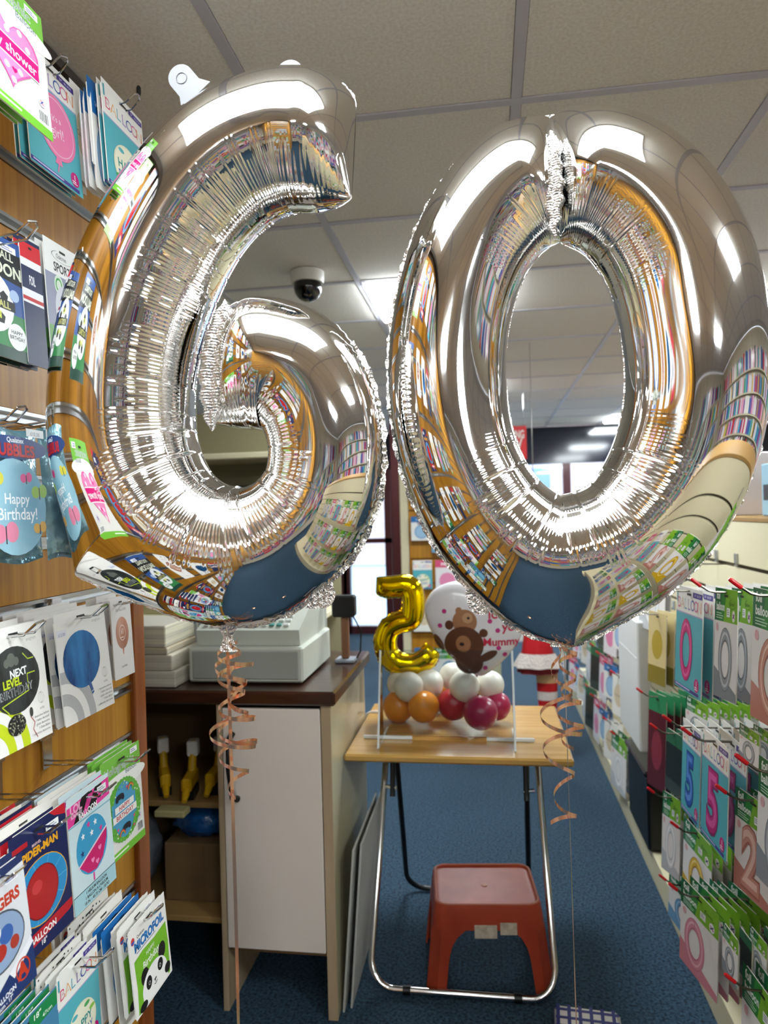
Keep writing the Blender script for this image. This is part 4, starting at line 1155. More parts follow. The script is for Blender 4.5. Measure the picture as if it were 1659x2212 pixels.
# --- the six
Y6 = 0.98
R6 = Y6 / 1.16
six_px = [(766, 306, 0.104), (690, 308, 0.110), (600, 312, 0.112), (500, 358, 0.115), (410, 448, 0.117), (340, 565, 0.120), (292, 700, 0.123), (268, 850, 0.124),
          (280, 990, 0.122), (345, 1112, 0.117), (440, 1183, 0.116), (540, 1196, 0.116), (630, 1150, 0.106), (690, 1070, 0.100), (706, 975, 0.097), (688, 882, 0.099), (640, 810, 0.107), (578, 788, 0.112), (525, 782, 0.116), (472, 778, 0.118)]
S6 = empty('foil_number_balloon', (0, 0, 0))
V, F, seam6 = foil_tube(px_pts(six_px, Y6, R6), False, Y6, tail=0.553, tailh=0.058, tailw=0.05, seed=11, kmin=0.75, capb=0.085, klo=0.9, khi=2.4)
place('body', np_mesh('body', V, F, SILVER), S6)
V, F = flange(seam6, Y6, 1, rng_=(0.0, 0.90), closed=False); place('seam', np_mesh('seam', V, F, SILVERC), S6)
V, F = flange(seam6, Y6, -1, wd=0.004, rng_=(0.02, 0.40), closed=False, amp=0.1); place('inner_seam', np_mesh('inner_seam', V, F, SILVERC), S6)
a_, b_ = onY(478, 640, Y6 - 0.06), onY(447, 930, Y6 - 0.06)
V, F = spindle((a_.x, a_.z), (b_.x, b_.z), 0.022, 0.027, Y6 - 0.047, 4); place('gusset', np_mesh('gusset', V, F, SILVERC), S6)
p = onY(418, 200, Y6); tab(S6, (p.x, p.z), math.radians(128), TABM, Y6)
p = onY(626, 163, Y6); tab(S6, (p.x, p.z), math.radians(92), TABM, Y6, False)
p = onY(692, 1282, Y6); tab(S6, (p.x, p.z), math.radians(-35), SILVERC, Y6, False)
p6 = onY(492, 1362, Y6); neck(S6, (p6.x, p6.z), Y6, SILVERC)
zt = p6.z - 0.012
curl((p6.x + 0.006, Y6), zt, 0.165, 0.026, 4.2, 0.4, 0.35).build('curled_ribbon', ROSE, S6, True)
curl((p6.x + 0.010, Y6 + 0.004), zt - 0.04, 0.185, 0.021, 4.4, 2.4, 0.4, (-0.004, 0)).build('curled_ribbon', ROSE, S6, True)
curl((p6.x + 0.002, Y6), zt, 0.10, 0.018, 2.2, 4.0, 0.5, (0.014, 0)).build('curled_ribbon', ROSE, S6, True)
ribbon_mesh([((p6.x - 0.001 + 0.002 * math.sin(t * 5), Y6, zt - t * (zt - 0.03)), (1, 0.4 * math.sin(t * 9), 0)) for t in [i / 40 for i in range(41)]], 0.005).build('ribbon_tether', ROSE, S6, True)
MB().lathe([(0, 0.0), (0.035, 0.0), (0.04, 0.008), (0.03, 0.034), (0.012, 0.042), (0, 0.043)], (p6.x, Y6, 0), 20).build('weight', ROSE, S6, True)
tag(S6, 'big silver foil number six balloon with rose gold curled ribbons', 'balloon', 'silver number balloons')

# --- the zero
Y0_ = 1.05
R0S = Y0_ / 1.20 * 1.05
zero_px = [(1205, 388, 0.103), (1105, 425, 0.100), (1025, 530, 0.096), (978, 670, 0.094), (966, 820, 0.094), (990, 980, 0.094), (1055, 1110, 0.095), (1150, 1190, 0.097), (1235, 1202, 0.098),
           (1350, 1160, 0.099), (1438, 1060, 0.101), (1490, 920, 0.103), (1500, 760, 0.105), (1470, 590, 0.106), (1400, 465, 0.106), (1310, 398, 0.105)]
S0 = empty('foil_number_balloon', (0, 0, 0))
V, F, seam0 = foil_tube(px_pts(zero_px, Y0_, R0S), True, Y0_, tail=0.488, tailh=0.040, tailw=0.055, pinch=0.003, seed=23, klo=2.6, khi=4.4)
place('body', np_mesh('body', V, F, SILVER), S0)
V, F = flange(seam0, Y0_, 1); place('seam', np_mesh('seam', V, F, SILVERC), S0)
V, F = flange(seam0, Y0_, -1, wd=0.0035, amp=0.08); place('inner_seam', np_mesh('inner_seam', V, F, SILVERC), S0)
a_, b_ = onY(1187, 284, Y0_ - 0.05), onY(1196, 520, Y0_ - 0.05)
V, F = spindle((a_.x, a_.z), (b_.x, b_.z), 0.015, 0.019, Y0_ - 0.055, 9); place('gusset', np_mesh('gusset', V, F, SILVERC), S0)
p = onY(1040, 1296, Y0_); tab(S0, (p.x, p.z), math.radians(-120), SILVERC, Y0_, False)
p0 = onY(1208, 1352, Y0_); neck(S0, (p0.x, p0.z), Y0_, SILVERC)
zt = p0.z - 0.012
curl((p0.x + 0.010, Y0_), zt, 0.16, 0.015, 4.6, 1.0, 0.3, (0.004, 0)).build('curled_ribbon', ROSE, S0, True)
curl((p0.x - 0.004, Y0_), zt, 0.285, 0.017, 4.8, 3.6, 0.45, (0.004, 0), rgrow=0.5).build('curled_ribbon', ROSE, S0, True)
ribbon_mesh([((p0.x + 0.006 + 0.008 * t, Y0_, zt - t * (zt - 0.03)), (0.35, 1 + 0.3 * math.sin(t * 9), 0)) for t in [i / 40 for i in range(41)]], 0.005).build('ribbon_tether', ROSE, S0, True)
MB().lathe([(0, 0.0), (0.035, 0.0), (0.04, 0.008), (0.03, 0.034), (0.012, 0.042), (0, 0.043)], (p0.x + 0.014, Y0_, 0), 20).build('weight', ROSE, S0, True)
tag(S0, 'big silver foil number zero balloon with rose gold curled ribbons', 'balloon', 'silver number balloons')

# ------------------------------------------------------------------ sales counter
CT = 0.975                        # worktop height
WALNUT = mat('walnut_top', '27130b', 0.28, coat=0.35, noise=((6, 40, 40), '452616', 4.0))
LAM = mat('cupboard_door', 'dccfc4', 0.5)
EDGE = mat('beige_edge', 'a58f72', 0.5, noise=((30, 30, 3), 'b39d80', 3.0))
SIDE = mat('counter_side', 'b9b090', 0.35, coat=0.3)
INNER = mat('cupboard_inner', '6f5334', 0.7)
cn = empty('sales_counter', (0, 0, 0))
CY0, CY1, CX0, CX1 = 2.06, 2.62, -1.75, -0.477
MB().cbox((CX0, CY0 - 0.03, CT - 0.042), (CX1 + 0.018, CY1 + 0.03, CT), 0.006).build('worktop', WALNUT, cn)
MB().cbox((CX1 - 0.028, CY0 - 0.012, 0.0), (CX1, CY1, CT - 0.043), 0.002).build('end_panel', [SIDE], cn)
MB().cbox((CX1 - 0.029, CY0 - 0.016, 0.0), (CX1 + 0.0005, CY0 - 0.0125, CT - 0.043), 0.001).build('edge_strip', EDGE, cn)
DX0, DX1 = -0.812, CX1 - 0.032
dr = MB().cbox((DX0, CY0 - 0.016, 0.195), (DX1, CY0 + 0.002, CT - 0.055), 0.003).build('door', LAM, cn)
hx = DX0 + 0.032
MB().tube([(hx, CY0 - 0.018, 0.845), (hx - 0.004, CY0 - 0.042, 0.83), (hx - 0.004, CY0 - 0.048, 0.745), (hx + 0.004, CY0 - 0.042, 0.66), (hx + 0.010, CY0 - 0.018, 0.648)], [0.010, 0.008, 0.007, 0.008, 0.011], 10).build('handle', BLACK, dr, True)
MB().box((CX0, CY1 - 0.02, 0.0), (CX1 - 0.03, CY1, CT - 0.045)).build('back_panel', INNER, cn)
MB().cbox((DX0 - 0.020, CY0 - 0.012, 0.0), (DX0 - 0.002, CY1 - 0.02, CT - 0.043), 0.002).build('divider', EDGE, cn)
MB().cbox((CX0, CY0 - 0.01, 0.0), (CX0 + 0.02, CY1, CT - 0.043), 0.002).build('divider', INNER, cn)
MB().box((DX0, CY0 + 0.36, 0.0), (DX1, CY0 + 0.375, 0.19)).build('kickboard', INNER, cn)
MB().box((DX0 - 0.001, CY0 + 0.003, 0.178), (DX1 + 0.001, CY1 - 0.021, 0.194)).build('cupboard_floor', INNER, cn)
MB().cbox((CX0, CY0 + 0.10, 0.565), (DX0 - 0.02, CY1 - 0.02, 0.583), 0.002).build('shelf', mat('shelf_board', '9a7a4a', 0.6), cn)
MB().cbox((CX0, CY0 + 0.02, 0.245), (DX0 - 0.02, CY1 - 0.02, 0.263), 0.002).build('shelf', mat('shelf_board', '9a7a4a', 0.6), cn)
tag(cn, 'sales counter with dark walnut worktop and pale cupboard door', 'counter')

# things in the open counter bay
bx = MB().cbox((0, 0, 0), (0.22, 0.22, 0.185), 0.003); bx.box((0.085, -0.001, 0.0), (0.135, 0.0, 0.185)); o = bx.build('cardboard_box', mat('cardboard', '6a5234', 0.8, noise=((5, 5, 5), '7a6040', 3.0))); o.location = (-1.065, 2.16, 0.264)
tag(o, 'brown cardboard box under the blue bag in the counter', 'cardboard box')
def crumple(name, c, r, m, label, cat, seed=1, sq=(1, 1, 1), tall=0.1):
    g = np.random.default_rng(seed); ks = g.normal(size=(14, 3)) * 5; ph = g.uniform(0, 6, 14)
    n, mm = 40, 24; V = []; F = []
    for j in range(mm + 1):
        for i in range(n):
            a, b = 2 * math.pi * i / n, math.pi * j / mm
            v = np.array([math.cos(a) * math.sin(b), math.sin(a) * math.sin(b), math.cos(b)])
            k = 1 + 0.03 * np.sum(np.abs(np.sin(ks @ v + ph)) - 0.6)
            p = v * k * np.array(sq) * r; p[2] = max(p[2], -r * sq[2] * 0.75)
            V.append(p)
    V = np.array(V); V[:, 2] -= V[:, 2].min(); V[:, 2] *= tall / V[:, 2].max()
    for j in range(mm):
        for i in range(n):
            F.append((j * n + i, j * n + (i + 1) % n, (j + 1) * n + (i + 1) % n, (j + 1) * n + i))
    o = place(name, np_mesh(name, V, np.array(F), m)); o.location = c; tag(o, label, cat)
    return o
crumple('plastic_bag', (-0.968, 2.28, 0.4495), 0.12, mat('blue_bag', '0d3f78', 0.2, coat=0.5, noise=((9, 9, 9), '1f5f9e', 3.0), bump=((30, 30, 30), 0.8, 0.01)), 'crumpled blue plastic bag on the cardboard box', 'plastic bag', 3, (0.90, 0.85, 0.62), 0.112)
crumple('plastic_bag', (-1.27, 2.24, 0.265), 0.15, mat('grey_bag', '8a919c', 0.3, coat=0.4, noise=((8, 8, 8), '565c68', 3.0), bump=((26, 26, 26), 0.8, 0.012)), 'crumpled grey clear plastic bag in the counter', 'plastic bag', 8, (0.95, 0.75, 1.15), 0.295)
YEL = mat('yellow_handle', 'c89a10', 0.4)
for i, (x, y, a) in enumerate(((-1.075, 2.20, 0.5), (-0.985, 2.17, 0.2), (-0.925, 2.22, 0.05), (-0.875, 2.24, 0.0))):
    t = empty('tape_gun', (x, y, 0.584), a)
    MB().cbox((-0.016, -0.02, 0.03), (0.016, 0.10, 0.075), 0.006).build('body', YEL, t)
    MB().tube([(0, 0.0, 0.045), (0, -0.03, 0.028), (0, -0.05, 0.016)], [0.014, 0.012, 0.008], 10).build('nozzle', YEL, t, True)
    MB().tube([(0, 0.07, 0.07), (0, 0.09, 0.12), (0, 0.10, 0.165)], [0.014, 0.013, 0.012], 10).build('handle', YEL, t, True)
    MB().cbox((-0.018, 0.078, 0.115), (0.018, 0.120, 0.165), 0.004).build('white_tag', WHITE, t)
    MB().box((-0.02, 0.0, 0.0), (0.02, 0.08, 0.03)).build('foot', BLACK, t)
    tag(t, ('yellow tape gun beside the pale strap', 'yellow tape gun with dangling pale strap', 'yellow tape gun next to the strapped one', 'yellow tape gun against the counter divider')[i], 'tape gun', 'yellow tape guns on the counter shelf')
o = MB().cbox((0, 0, 0), (0.10, 0.05, 0.022), 0.004).build('tape_roll', mat('pale_tape', 'b8ae7c', 0.4)); o.location = (-1.06, 2.085, 0.562); 
tag(o, 'pale folded tape strap hanging over the counter shelf', 'tape')

# paper stack, register, card reader
for i, (z0, z1, dx, c) in enumerate(((0, 0.05, 0.01, 'd8d2c2'), (0.051, 0.10, 0.0, 'cfc7b4'), (0.101, 0.122, -0.015, 'c2b294'), (0.123, 0.19, -0.02, 'e2dcc0'))):
    o = MB().cbox((0, 0, 0), (0.30, 0.22, z1 - z0), 0.003).build('paper_stack', mat('paper_%d' % i, c, 0.8, noise=((2, 2, 300), 'b8b2a4', 2.0)))
    o.location = (-1.275 + dx, 2.06, CT + 0.001 + z0)
    tag(o, ('white paper block lying on the counter', 'off white paper block, second up on the counter', 'tan card block, third up on the counter', 'cream paper block topmost on the counter stack')[i], 'paper stack', 'paper blocks beside the register')
o = MB().cbox((0, 0, 0), (0.10, 0.14, 0.04), 0.006).build('desk_tray', mat('orange_wood', '9c5a2c', 0.5)); o.location = (-1.08, 2.34, CT + 0.001)
tag(o, 'orange wooden tray behind the paper blocks', 'tray')
GREY = mat('register_grey', '989b92', 0.45); GREYL = mat('register_pale', 'bfc2b6', 0.45)
rg = empty('cash_register', (-0.944, 2.11, CT + 0.001))
MB().cbox((0, 0, 0.006), (0.37, 0.38, 0.115), 0.006).build('drawer_case', GREYL, rg)
MB().cbox((0.014, -0.004, 0.016), (0.356, 0.004, 0.104), 0.003).build('drawer', GREY, rg)
up = MB(); 
pr = [(0.03, 0.116), (0.02, 0.165), (0.24, 0.25), (0.27, 0.31), (0.36, 0.31), (0.37, 0.116)]
vs = [(0.02, y, z) for y, z in pr] + [(0.355, y, z) for y, z in pr]; n = len(pr)
up.add(vs, [tuple(range(n)), tuple(range(2 * n - 1, n - 1, -1))] + [(i, (i + 1) % n, n + (i + 1) % n, n + i) for i in range(n)])
bd = up.build('keyboard_case', GREYL, rg)
sl = math.atan2(0.085, 0.22)
kmesh = {}
for c in ('d6d8d2', '4f8f88', 'a8564c', '8f938c'):
    kmesh[c] = MB().cbox((-0.0085, -0.007, 0), (0.0085, 0.007, 0.007), 0.002).mesh('key', mat('key_' + c, c, 0.5))
for j in range(7):
    for i in range(12):
        c = 'd6d8d2'
        if i in (9, 10) and j == 0: c = '4f8f88'
        if i in (1, 2) and j == 0: c = 'a8564c'
        if j == 3 and i < 6: c = '8f938c'
        k = place('key', kmesh[c], bd); k.location = (0.045 + i * 0.024, 0.045 + j * 0.026, 0.1755 + j * 0.026 * math.tan(sl)); k.rotation_euler = (sl, 0, 0)
tag(rg, 'pale grey cash register with keypad on the counter', 'cash register')
cr2 = empty('card_terminal', (-0.545, 2.42, CT + 0.001))
MB().cbox((0, 0, 0), (0.07, 0.07, 0.012), 0.003).build('foot', mat('terminal_foot', '8a8f98', 0.4), cr2)
MB().cbox((0.022, 0.02, 0.012), (0.048, 0.045, 0.16), 0.004).build('stand', mat('stand_brown', '7a5236', 0.5), cr2)
MB().cbox((-0.006, 0.0, 0.16), (0.076, 0.05, 0.235), 0.006).build('screen_head', BLACK, cr2)
MB().tube([(0.06, 0.05, 0.16), (0.085, 0.07, 0.10), (0.082, 0.06, 0.03), (0.07, 0.05, 0.008)], 0.003, 6).build('cable', BLACK, cr2, True)
tag(cr2, 'black card terminal on a stand behind the register', 'card terminal')

# boards leaning on the counter side
for i, (dx, y0, y1, h0) in enumerate(((0.006, 2.08, 2.52, 0.49), (0.026, 2.10, 2.60, 0.50))):
    m = mat('foam_board', 'b9b9b4', 0.6)
    lean = 0.105
    o = MB().cbox((0, 0, 0), (0.006, y1 - y0, h0), 0.001).build('foam_board', m)
    o.location = (CX1 + dx, y0, 0.001); o.rotation_euler = (0, 0.085, 0)
    tag(o, ('grey foam board standing right against the counter side', 'grey foam board leaning towards the folding table leg')[i], 'board', 'foam boards beside the counter')
o = MB().lathe([(0, -0.003), (0.055, -0.003), (0.055, 0.003), (0, 0.003)], (0, 0, 0), 28).build('round_sign', WHITE, None, True)
o.location = (CX1 + 0.030, 2.66, 0.69); o.rotation_euler = (math.pi / 2, 0, 0)
tag(o, 'round white sign at the back corner of counter', 'sign')

# ------------------------------------------------------------------ folding table
TZ = 0.735
TX0, TX1, TY0, TY1 = -0.474, 0.238, 2.20, 2.80
TOPM = mat('table_top', 'a97f3c', 0.22, coat=0.5, noise=((3, 45, 45), 'bb9350', 4.0))
tb = empty('folding_table', ((TX0 + TX1) / 2, (TY0 + TY1) / 2, 0))
hw, hd = (TX1 - TX0) / 2, (TY1 - TY0) / 2
MB().cbox((-hw, -hd, TZ - 0.024), (hw, hd, TZ), 0.006).build('table_top', TOPM, tb)
def arc(c, r, a0, a1, n, f):
    return [f(c[0] + r * math.cos(a0 + (a1 - a0) * i / n), c[1] + r * math.sin(a0 + (a1 - a0) * i / n)) for i in range(n + 1)]
def uleg(wt, wb, zt, yt, yb, r=0.075):
    """U frame: width wt at top, wb at the foot; slants from yt at zt to yb at the floor"""
    zb = 0.014
    f = lambda x, z: (x, yb + (yt - yb) * (z - zb) / (zt - zb), z)
    k = lambda z: wb + (wt - wb) * (z - zb) / (zt - zb)
    return [f(-k(zt), zt), f(-k(0.3), 0.3)] + arc((-wb + r, zb + r), r, math.pi, 1.5 * math.pi, 8, f) + arc((wb - r, zb + r), r, 1.5 * math.pi, 2 * math.pi, 8, f) + [f(k(0.3), 0.3), f(k(zt), zt)]
lg = MB().tube(uleg(0.262, 0.285, TZ - 0.05, 0.02, -hd - 0.02), 0.011, 10).build('leg_frame', CHROME, tb, True)
for x in (-0.17, 0.17):
    MB().tube([(x - 0.012, -hd - 0.02, 0.014), (x + 0.012, -hd - 0.02, 0.014)], 0.0135, 10).build('rubber_foot', BLACK, lg, True)
MB().tube(uleg(0.225, 0.235, TZ - 0.05, -0.04, hd - 0.02), 0.010, 10).build('leg_frame', mat('black_tube', '17181a', 0.3, metal=0.3), tb, True)
for s in (-1, 1):
    MB().tube([(s * 0.19, -hd + 0.12, TZ - 0.03), (s * 0.215, -hd + 0.115, TZ - 0.05), (s * 0.215, -hd + 0.10, TZ - 0.14), (s * 0.215, -hd + 0.09, TZ - 0.165)], 0.009, 8).build('folding_bracket', mat('black_tube'), tb, True)
    MB().tube([(s * 0.24, -hd + 0.11, TZ - 0.14), (s * 0.205, -hd + 0.10, TZ - 0.14)], 0.007, 8).build('pivot', CHROME, tb, True)
    MB().box((s * 0.25 - 0.012, -hd + 0.06, TZ - 0.032), (s * 0.25 + 0.012, hd - 0.06, TZ - 0.024)).build('runner', mat('black_tube'), tb)
tag(tb, 'small folding table with light wood top and tubular legs', 'table')

# clear acrylic screen on the table
ac = empty('acrylic_screen', (0, 0, 0))
ACR = glassmat('acrylic', 'f2f6f6')
ACE = mat('acrylic_edge', 'd8dcda', 0.3)
pl, pr_ = onZ(822, 1590, TZ), onZ(1113, 1592, TZ)
ay = 2.36
xl, xr = onY(826, 1560, ay).x, onY(1110, 1560, ay).x
MB().box((xl, ay - 0.0025, TZ + 0.012), (xr, ay + 0.0025, TZ + 0.30)).build('panel', ACR, ac)
for x in (xl, xr):
    MB().cbox((x - 0.0035, ay - 0.105, TZ + 0.001), (x + 0.0035, ay + 0.12, TZ + 0.006), 0.001).build('foot_rail', ACE, ac)
    v = MB(); v.add([(x - 0.003, ay - 0.10, TZ + 0.006), (x - 0.003, ay + 0.003, TZ + 0.006), (x - 0.003, ay + 0.003, TZ + 0.30), (x - 0.003, ay - 0.004, TZ + 0.30),
                     (x + 0.003, ay - 0.10, TZ + 0.006), (x + 0.003, ay + 0.003, TZ + 0.006), (x + 0.003, ay + 0.003, TZ + 0.30), (x + 0.003, ay - 0.004, TZ + 0.30)],
                    [(0, 1, 2, 3), (7, 6, 5, 4), (0, 3, 7, 4), (3, 2, 6, 7), (1, 5, 6, 2), (0, 4, 5, 1)])
    v.build('side_fin', ACE if False else ACR, ac)
    MB().add([(x - 0.0031, ay - 0.1005, TZ + 0.006), (x + 0.0031, ay - 0.1005, TZ + 0.006), (x + 0.0031, ay - 0.0045, TZ + 0.30), (x - 0.0031, ay - 0.0045, TZ + 0.30)], [(0, 1, 2, 3)]).build('fin_edge', ACE, ac)
for (x0, x1) in ((xl - 0.065, xl + 0.10), (xr - 0.09, xr + 0.065)):
    MB().cbox((x0, ay - 0.004, TZ + 0.001), (x1, ay + 0.004, TZ + 0.012), 0.001).build('base_bar', ACE, ac)
tag(ac, 'clear acrylic screen standing on the folding table', 'acrylic screen')

# latex balloons in two clusters
def latex(px, py, rpx, Y, m, label, group):
    c = onY(px, py, Y); d = Y / ray(px, py).y
    r = rpx * d / FPX
    o = empty('latex_balloon', c)
    prof = [(0.0, -r * 1.0)] + [(r * math.sin(t) * (1 - 0.05 * math.cos(t)), -r * math.cos(t) * (1.0)) for t in [i * math.pi / 16 for i in range(1, 16)]] + [(0, r)]
    MB().lathe(prof, (0, 0, 0), 28).build('body', m, o, True)
    MB().lathe([(0.0, 0.0), (0.006, 0.0), (0.003, 0.008), (0.007, 0.014), (0, 0.014)], (0, r * 0.98, -0.007), 10).build('knot', m, o, True)
    tag(o, label, 'balloon', group)
LW, LO, LM, LR = (mat('latex_white', 'e6ddd0', 0.35, coat=0.1), mat('latex_orange', 'e88a06', 0.3, coat=0.2), mat('latex_magenta', 'ad0f45', 0.3, coat=0.2), mat('latex_red', 'b0121e', 0.3, coat=0.2))
gw, gc = 'white latex balloons on the table', 'coloured latex balloons on the table'
for (x, y, r, Y, m, l, g_) in ((870, 1478, 34, 2.60, LW, 'white round balloon under the gold five', gw), (883, 1484, 32, 2.52, LW, 'white round balloon in front under the gold five', gw), (926, 1478, 32, 2.58, LW, 'white round balloon between gold five and heart', gw),
                               (978, 1462, 30, 2.64, LW, 'white round balloon behind the heart base', gw), (1003, 1483, 33, 2.52, LW, 'white round balloon in front under the heart', gw), (1058, 1480, 31, 2.58, LW, 'white round balloon beside the heart point', gw),
                               (861, 1527, 34, 2.56, LO, 'orange round balloon nearest the counter', gc), (915, 1527, 34, 2.50, LO, 'orange round balloon in the middle of the cluster', gc), (950, 1508, 28, 2.68, LO, 'orange round balloon behind the others', gc),
                               (979, 1522, 34, 2.54, LR, 'red round balloon beside the orange ones', gc), (1038, 1540, 37, 2.44, LM, 'magenta round balloon sitting in front', gc), (1072, 1525, 31, 2.56, LM, 'magenta round balloon at the outer end', gc)):
    latex(x, y, r, Y, m, l, g_)

# gold five, seen from its back
YG = 2.60
FVK = 1.0
gp = [(812, 1266, 0.032), (845, 1268, 0.036), (880, 1266, 0.037), (892, 1284, 0.037), (893, 1316, 0.037), (886, 1338, 0.036), (862, 1345, 0.036), (842, 1358, 0.036), (833, 1384, 0.037), (838, 1412, 0.038), (860, 1432, 0.038), (892, 1436, 0.038), (918, 1424, 0.036), (936, 1400, 0.032)]
S5 = empty('foil_number_balloon', (0, 0, 0))
V, F, sm5 = foil_tube(px_pts([(x, y, r * 1.14) for x, y, r in gp], YG), False, YG, nt=32, ds=0.004, wrinkle=0.0, capa=0.03, capb=0.05, seed=5)
place('body', np_mesh('body', V, F, GOLDF), S5)
V, F = flange(sm5, YG, 1, wd=0.006, step=1, closed=False); place('seam', np_mesh('seam', V, F, GOLDF), S5)
tag(S5, 'shiny gold foil number five balloon seen from behind', 'balloon')

# heart balloon with printed bears
HB = empty('heart_balloon', onY(1025, 1345, 2.50))
rpx = 2.50 / ray(1025, 1345).y / FPX
HOUT, _ = spline([(x - 1025, 1345 - y) for x, y in ((1043, 1281), (1014, 1260), (978, 1256), (940, 1272), (919, 1305), (923, 1345), (944, 1385), (974, 1420), (1008, 1447), (1036, 1460), (1066, 1443), (1098, 1412), (1122, 1376), (1137, 1332), (1132, 1290), (1106, 1263), (1072, 1262))], True, 3.0)
HANG = np.unwrap(np.arctan2(HOUT[:, 0], HOUT[:, 1])); HRAD = np.hypot(HOUT[:, 0], HOUT[:, 1])
HORD = np.argsort(np.mod(HANG, 2 * math.pi)); HANG, HRAD = np.mod(HANG, 2 * math.pi)[HORD], HRAD[HORD]
def heart_rad(a):
    return float(np.interp(a % (2 * math.pi), HANG, HRAD, period=2 * math.pi)) * rpx
def heart_xz(t, k=1.0):
    return heart_rad(t) * math.sin(t) * k, heart_rad(t) * math.cos(t) * k
V = []; F = []; n = 72; m_ = 12
for sd in (-1, 1):
    for j in range(m_ + 1):
        k = math.sin(j / m_ * math.pi / 2); dz = math.cos(j / m_ * math.pi / 2)
        for i in range(n):
            x, z = heart_xz(2 * math.pi * i / n, k); V.append((x, sd * 0.055 * dz ** 0.9, z))
off = (m_ + 1) * n
for q in range(2):
    for j in range(m_):
        for i in range(n):
            F.append((q * off + j * n + i, q * off + j * n + (i + 1) % n, q * off + (j + 1) * n + (i + 1) % n, q * off + (j + 1) * n + i))
place('body', np_mesh('body', np.array(V), np.array(F), mat('heart_white', 'd8d4d6', 0.22, coat=0.4)), HB)
def hpatch(name, cx, cy, rx, ry, m, lift=0.0, rot=0.0, n=26):
    """print patch wrapped on the heart front; centre and radii in photo pixels"""
    b = MB(); vs = []; fs = []
    for j in range(6):
        for i in range(n):
            a = 2 * math.pi * i / n; k = j / 5
            ux, uz = rx * k * math.cos(a), ry * k * math.sin(a)
            x = (cx - 1025 + ux * math.cos(rot) - uz * math.sin(rot)) * rpx; z = -(cy - 1345 + ux * math.sin(rot) + uz * math.cos(rot)) * rpx
            vs.append((x, hy(x, z) - 0.0006 - lift, z))
    for j in range(5):
        for i in range(n):
            fs.append((j * n + i, j * n + (i + 1) % n, (j + 1) * n + (i + 1) % n, (j + 1) * n + i))
    b.add(vs, fs); return b.build(name, m, HB, True)
def hy(x, z):
    # the outline is star-shaped about the centre: share of the way to its edge
    k = min(math.hypot(x, z) / heart_rad(math.atan2(x, z)), 0.999)
    return -0.055 * math.cos(math.asin(k)) ** 0.9
BR, BRL, BRD = mat('bear_brown', '5a3420', 0.4), mat('bear_tan', '9a6a48', 0.4), mat('bear_dark', '2a1c18', 0.4)
PK = mat('heart_pink', 'b8327a', 0.4)
hpatch('bear_print', 1005, 1338, 26, 26, BRL, 0.0004); hpatch('bear_print', 993, 1315, 7, 8, BRL, 0.0004)
hpatch('bear_print', 1002, 1388, 42, 40, BR, 0.0008); hpatch('bear_print', 1012, 1425, 30, 30, BR, 0.0008)
hpatch('bear_print', 972, 1345, 9, 10, BR, 0.0008); hpatch('bear_print', 1044, 1362, 9, 9, BR, 0.0008)
hpatch('bear_print', 1052, 1412, 9, 22, BR, 0.0008, 1.1); hpatch('bear_print', 948, 1385, 8, 20, BR, 0.0008, -0.5)
hpatch('muzzle_print', 1001, 1385, 16, 18, BRL, 0.0014); hpatch('nose_print', 998, 1386, 5, 4, BRD, 0.0020); hpatch('muzzle_print', 1011, 1330, 11, 11, mat('bear_pale', 'b48a66', 0.4), 0.0010); hpatch('nose_print', 1013, 1330, 3, 3, BRD, 0.0016)
for (x, y) in ((962, 1316), (952, 1347), (1058, 1337), (1074, 1357), (1075, 1395), (1088, 1410), (1046, 1438)):
    hpatch('small_heart_print', x, y, 5, 5, PK, 0.0006)
for t, x, y, sz in (('love', 1080, 1322, 24), ('you', 1102, 1350, 21), ('Mummy', 1082, 1382, 19)):
    vs, fs, x0, x1, y0, y1 = text_geo(t, 0.02)
    vs = list(vs); fs = [(f[0], f[i], f[i + 1]) for f in fs for i in range(1, len(f) - 1)]
    for _ in range(3):                      # finer triangles so the letters follow the curved foil
        nf = []
        for (p, q, r_) in fs:
            k0 = len(vs); vs += [tuple((vs[u][c] + vs[v][c]) / 2 for c in (0, 1)) for u, v in ((p, q), (q, r_), (r_, p))]
            nf += [(p, k0, k0 + 2), (k0, q, k0 + 1), (k0 + 2, k0 + 1, r_), (k0, k0 + 1, k0 + 2)]
        fs = nf
    b = MB(); out = []
    for (u, v) in vs:
        xx = (x - 1025 + (u - (x0 + x1) / 2) * sz * 1.25) * rpx; zz = -(y - 1345 - (v - 0.3) * sz * 1.25) * rpx
        out.append((xx, hy(xx, zz) - 0.0024, zz))
    b.add(out, fs).build('lettering', mat('heart_red', 'c02a48', 0.4), HB)
tag(HB, 'white heart balloon with brown bears and love you mummy', 'balloon')

# ------------------------------------------------------------------ plastic stool
ST = mat('stool_terracotta', 'b4482c', 0.42, noise=((12, 12, 12), 'a43c24', 3.0))
sx, sy = 0.168, 0.132
so = empty('plastic_stool', (-0.045, 2.365, 0), 0.10)
def rr_poly(hx_, hy_, c, n=5):
    out = []
    for (qx, qy, a0) in ((1, 1, 0), (-1, 1, math.pi / 2), (-1, -1, math.pi), (1, -1, 1.5 * math.pi)):
        for i in range(n + 1):
            a = a0 + math.pi / 2 * i / n; out.append((qx * (hx_ - c) + c * math.cos(a), qy * (hy_ - c) + c * math.sin(a)))
    return out
SH = 0.262
b = MB(); rings = []
for (k, z) in ((0.84, SH - 0.006), (0.90, SH - 0.006), (0.93, SH - 0.004), (0.955, SH), (0.985, SH - 0.001), (1.0, SH - 0.008), (1.03, SH - 0.040), (1.05, SH - 0.075)):
    rings.append([(x, y, z) for x, y in rr_poly(sx * k, sy * k, 0.035)])
n = len(rings[0]); vs = [p for r_ in rings for p in r_]; fs = [tuple(range(n))]
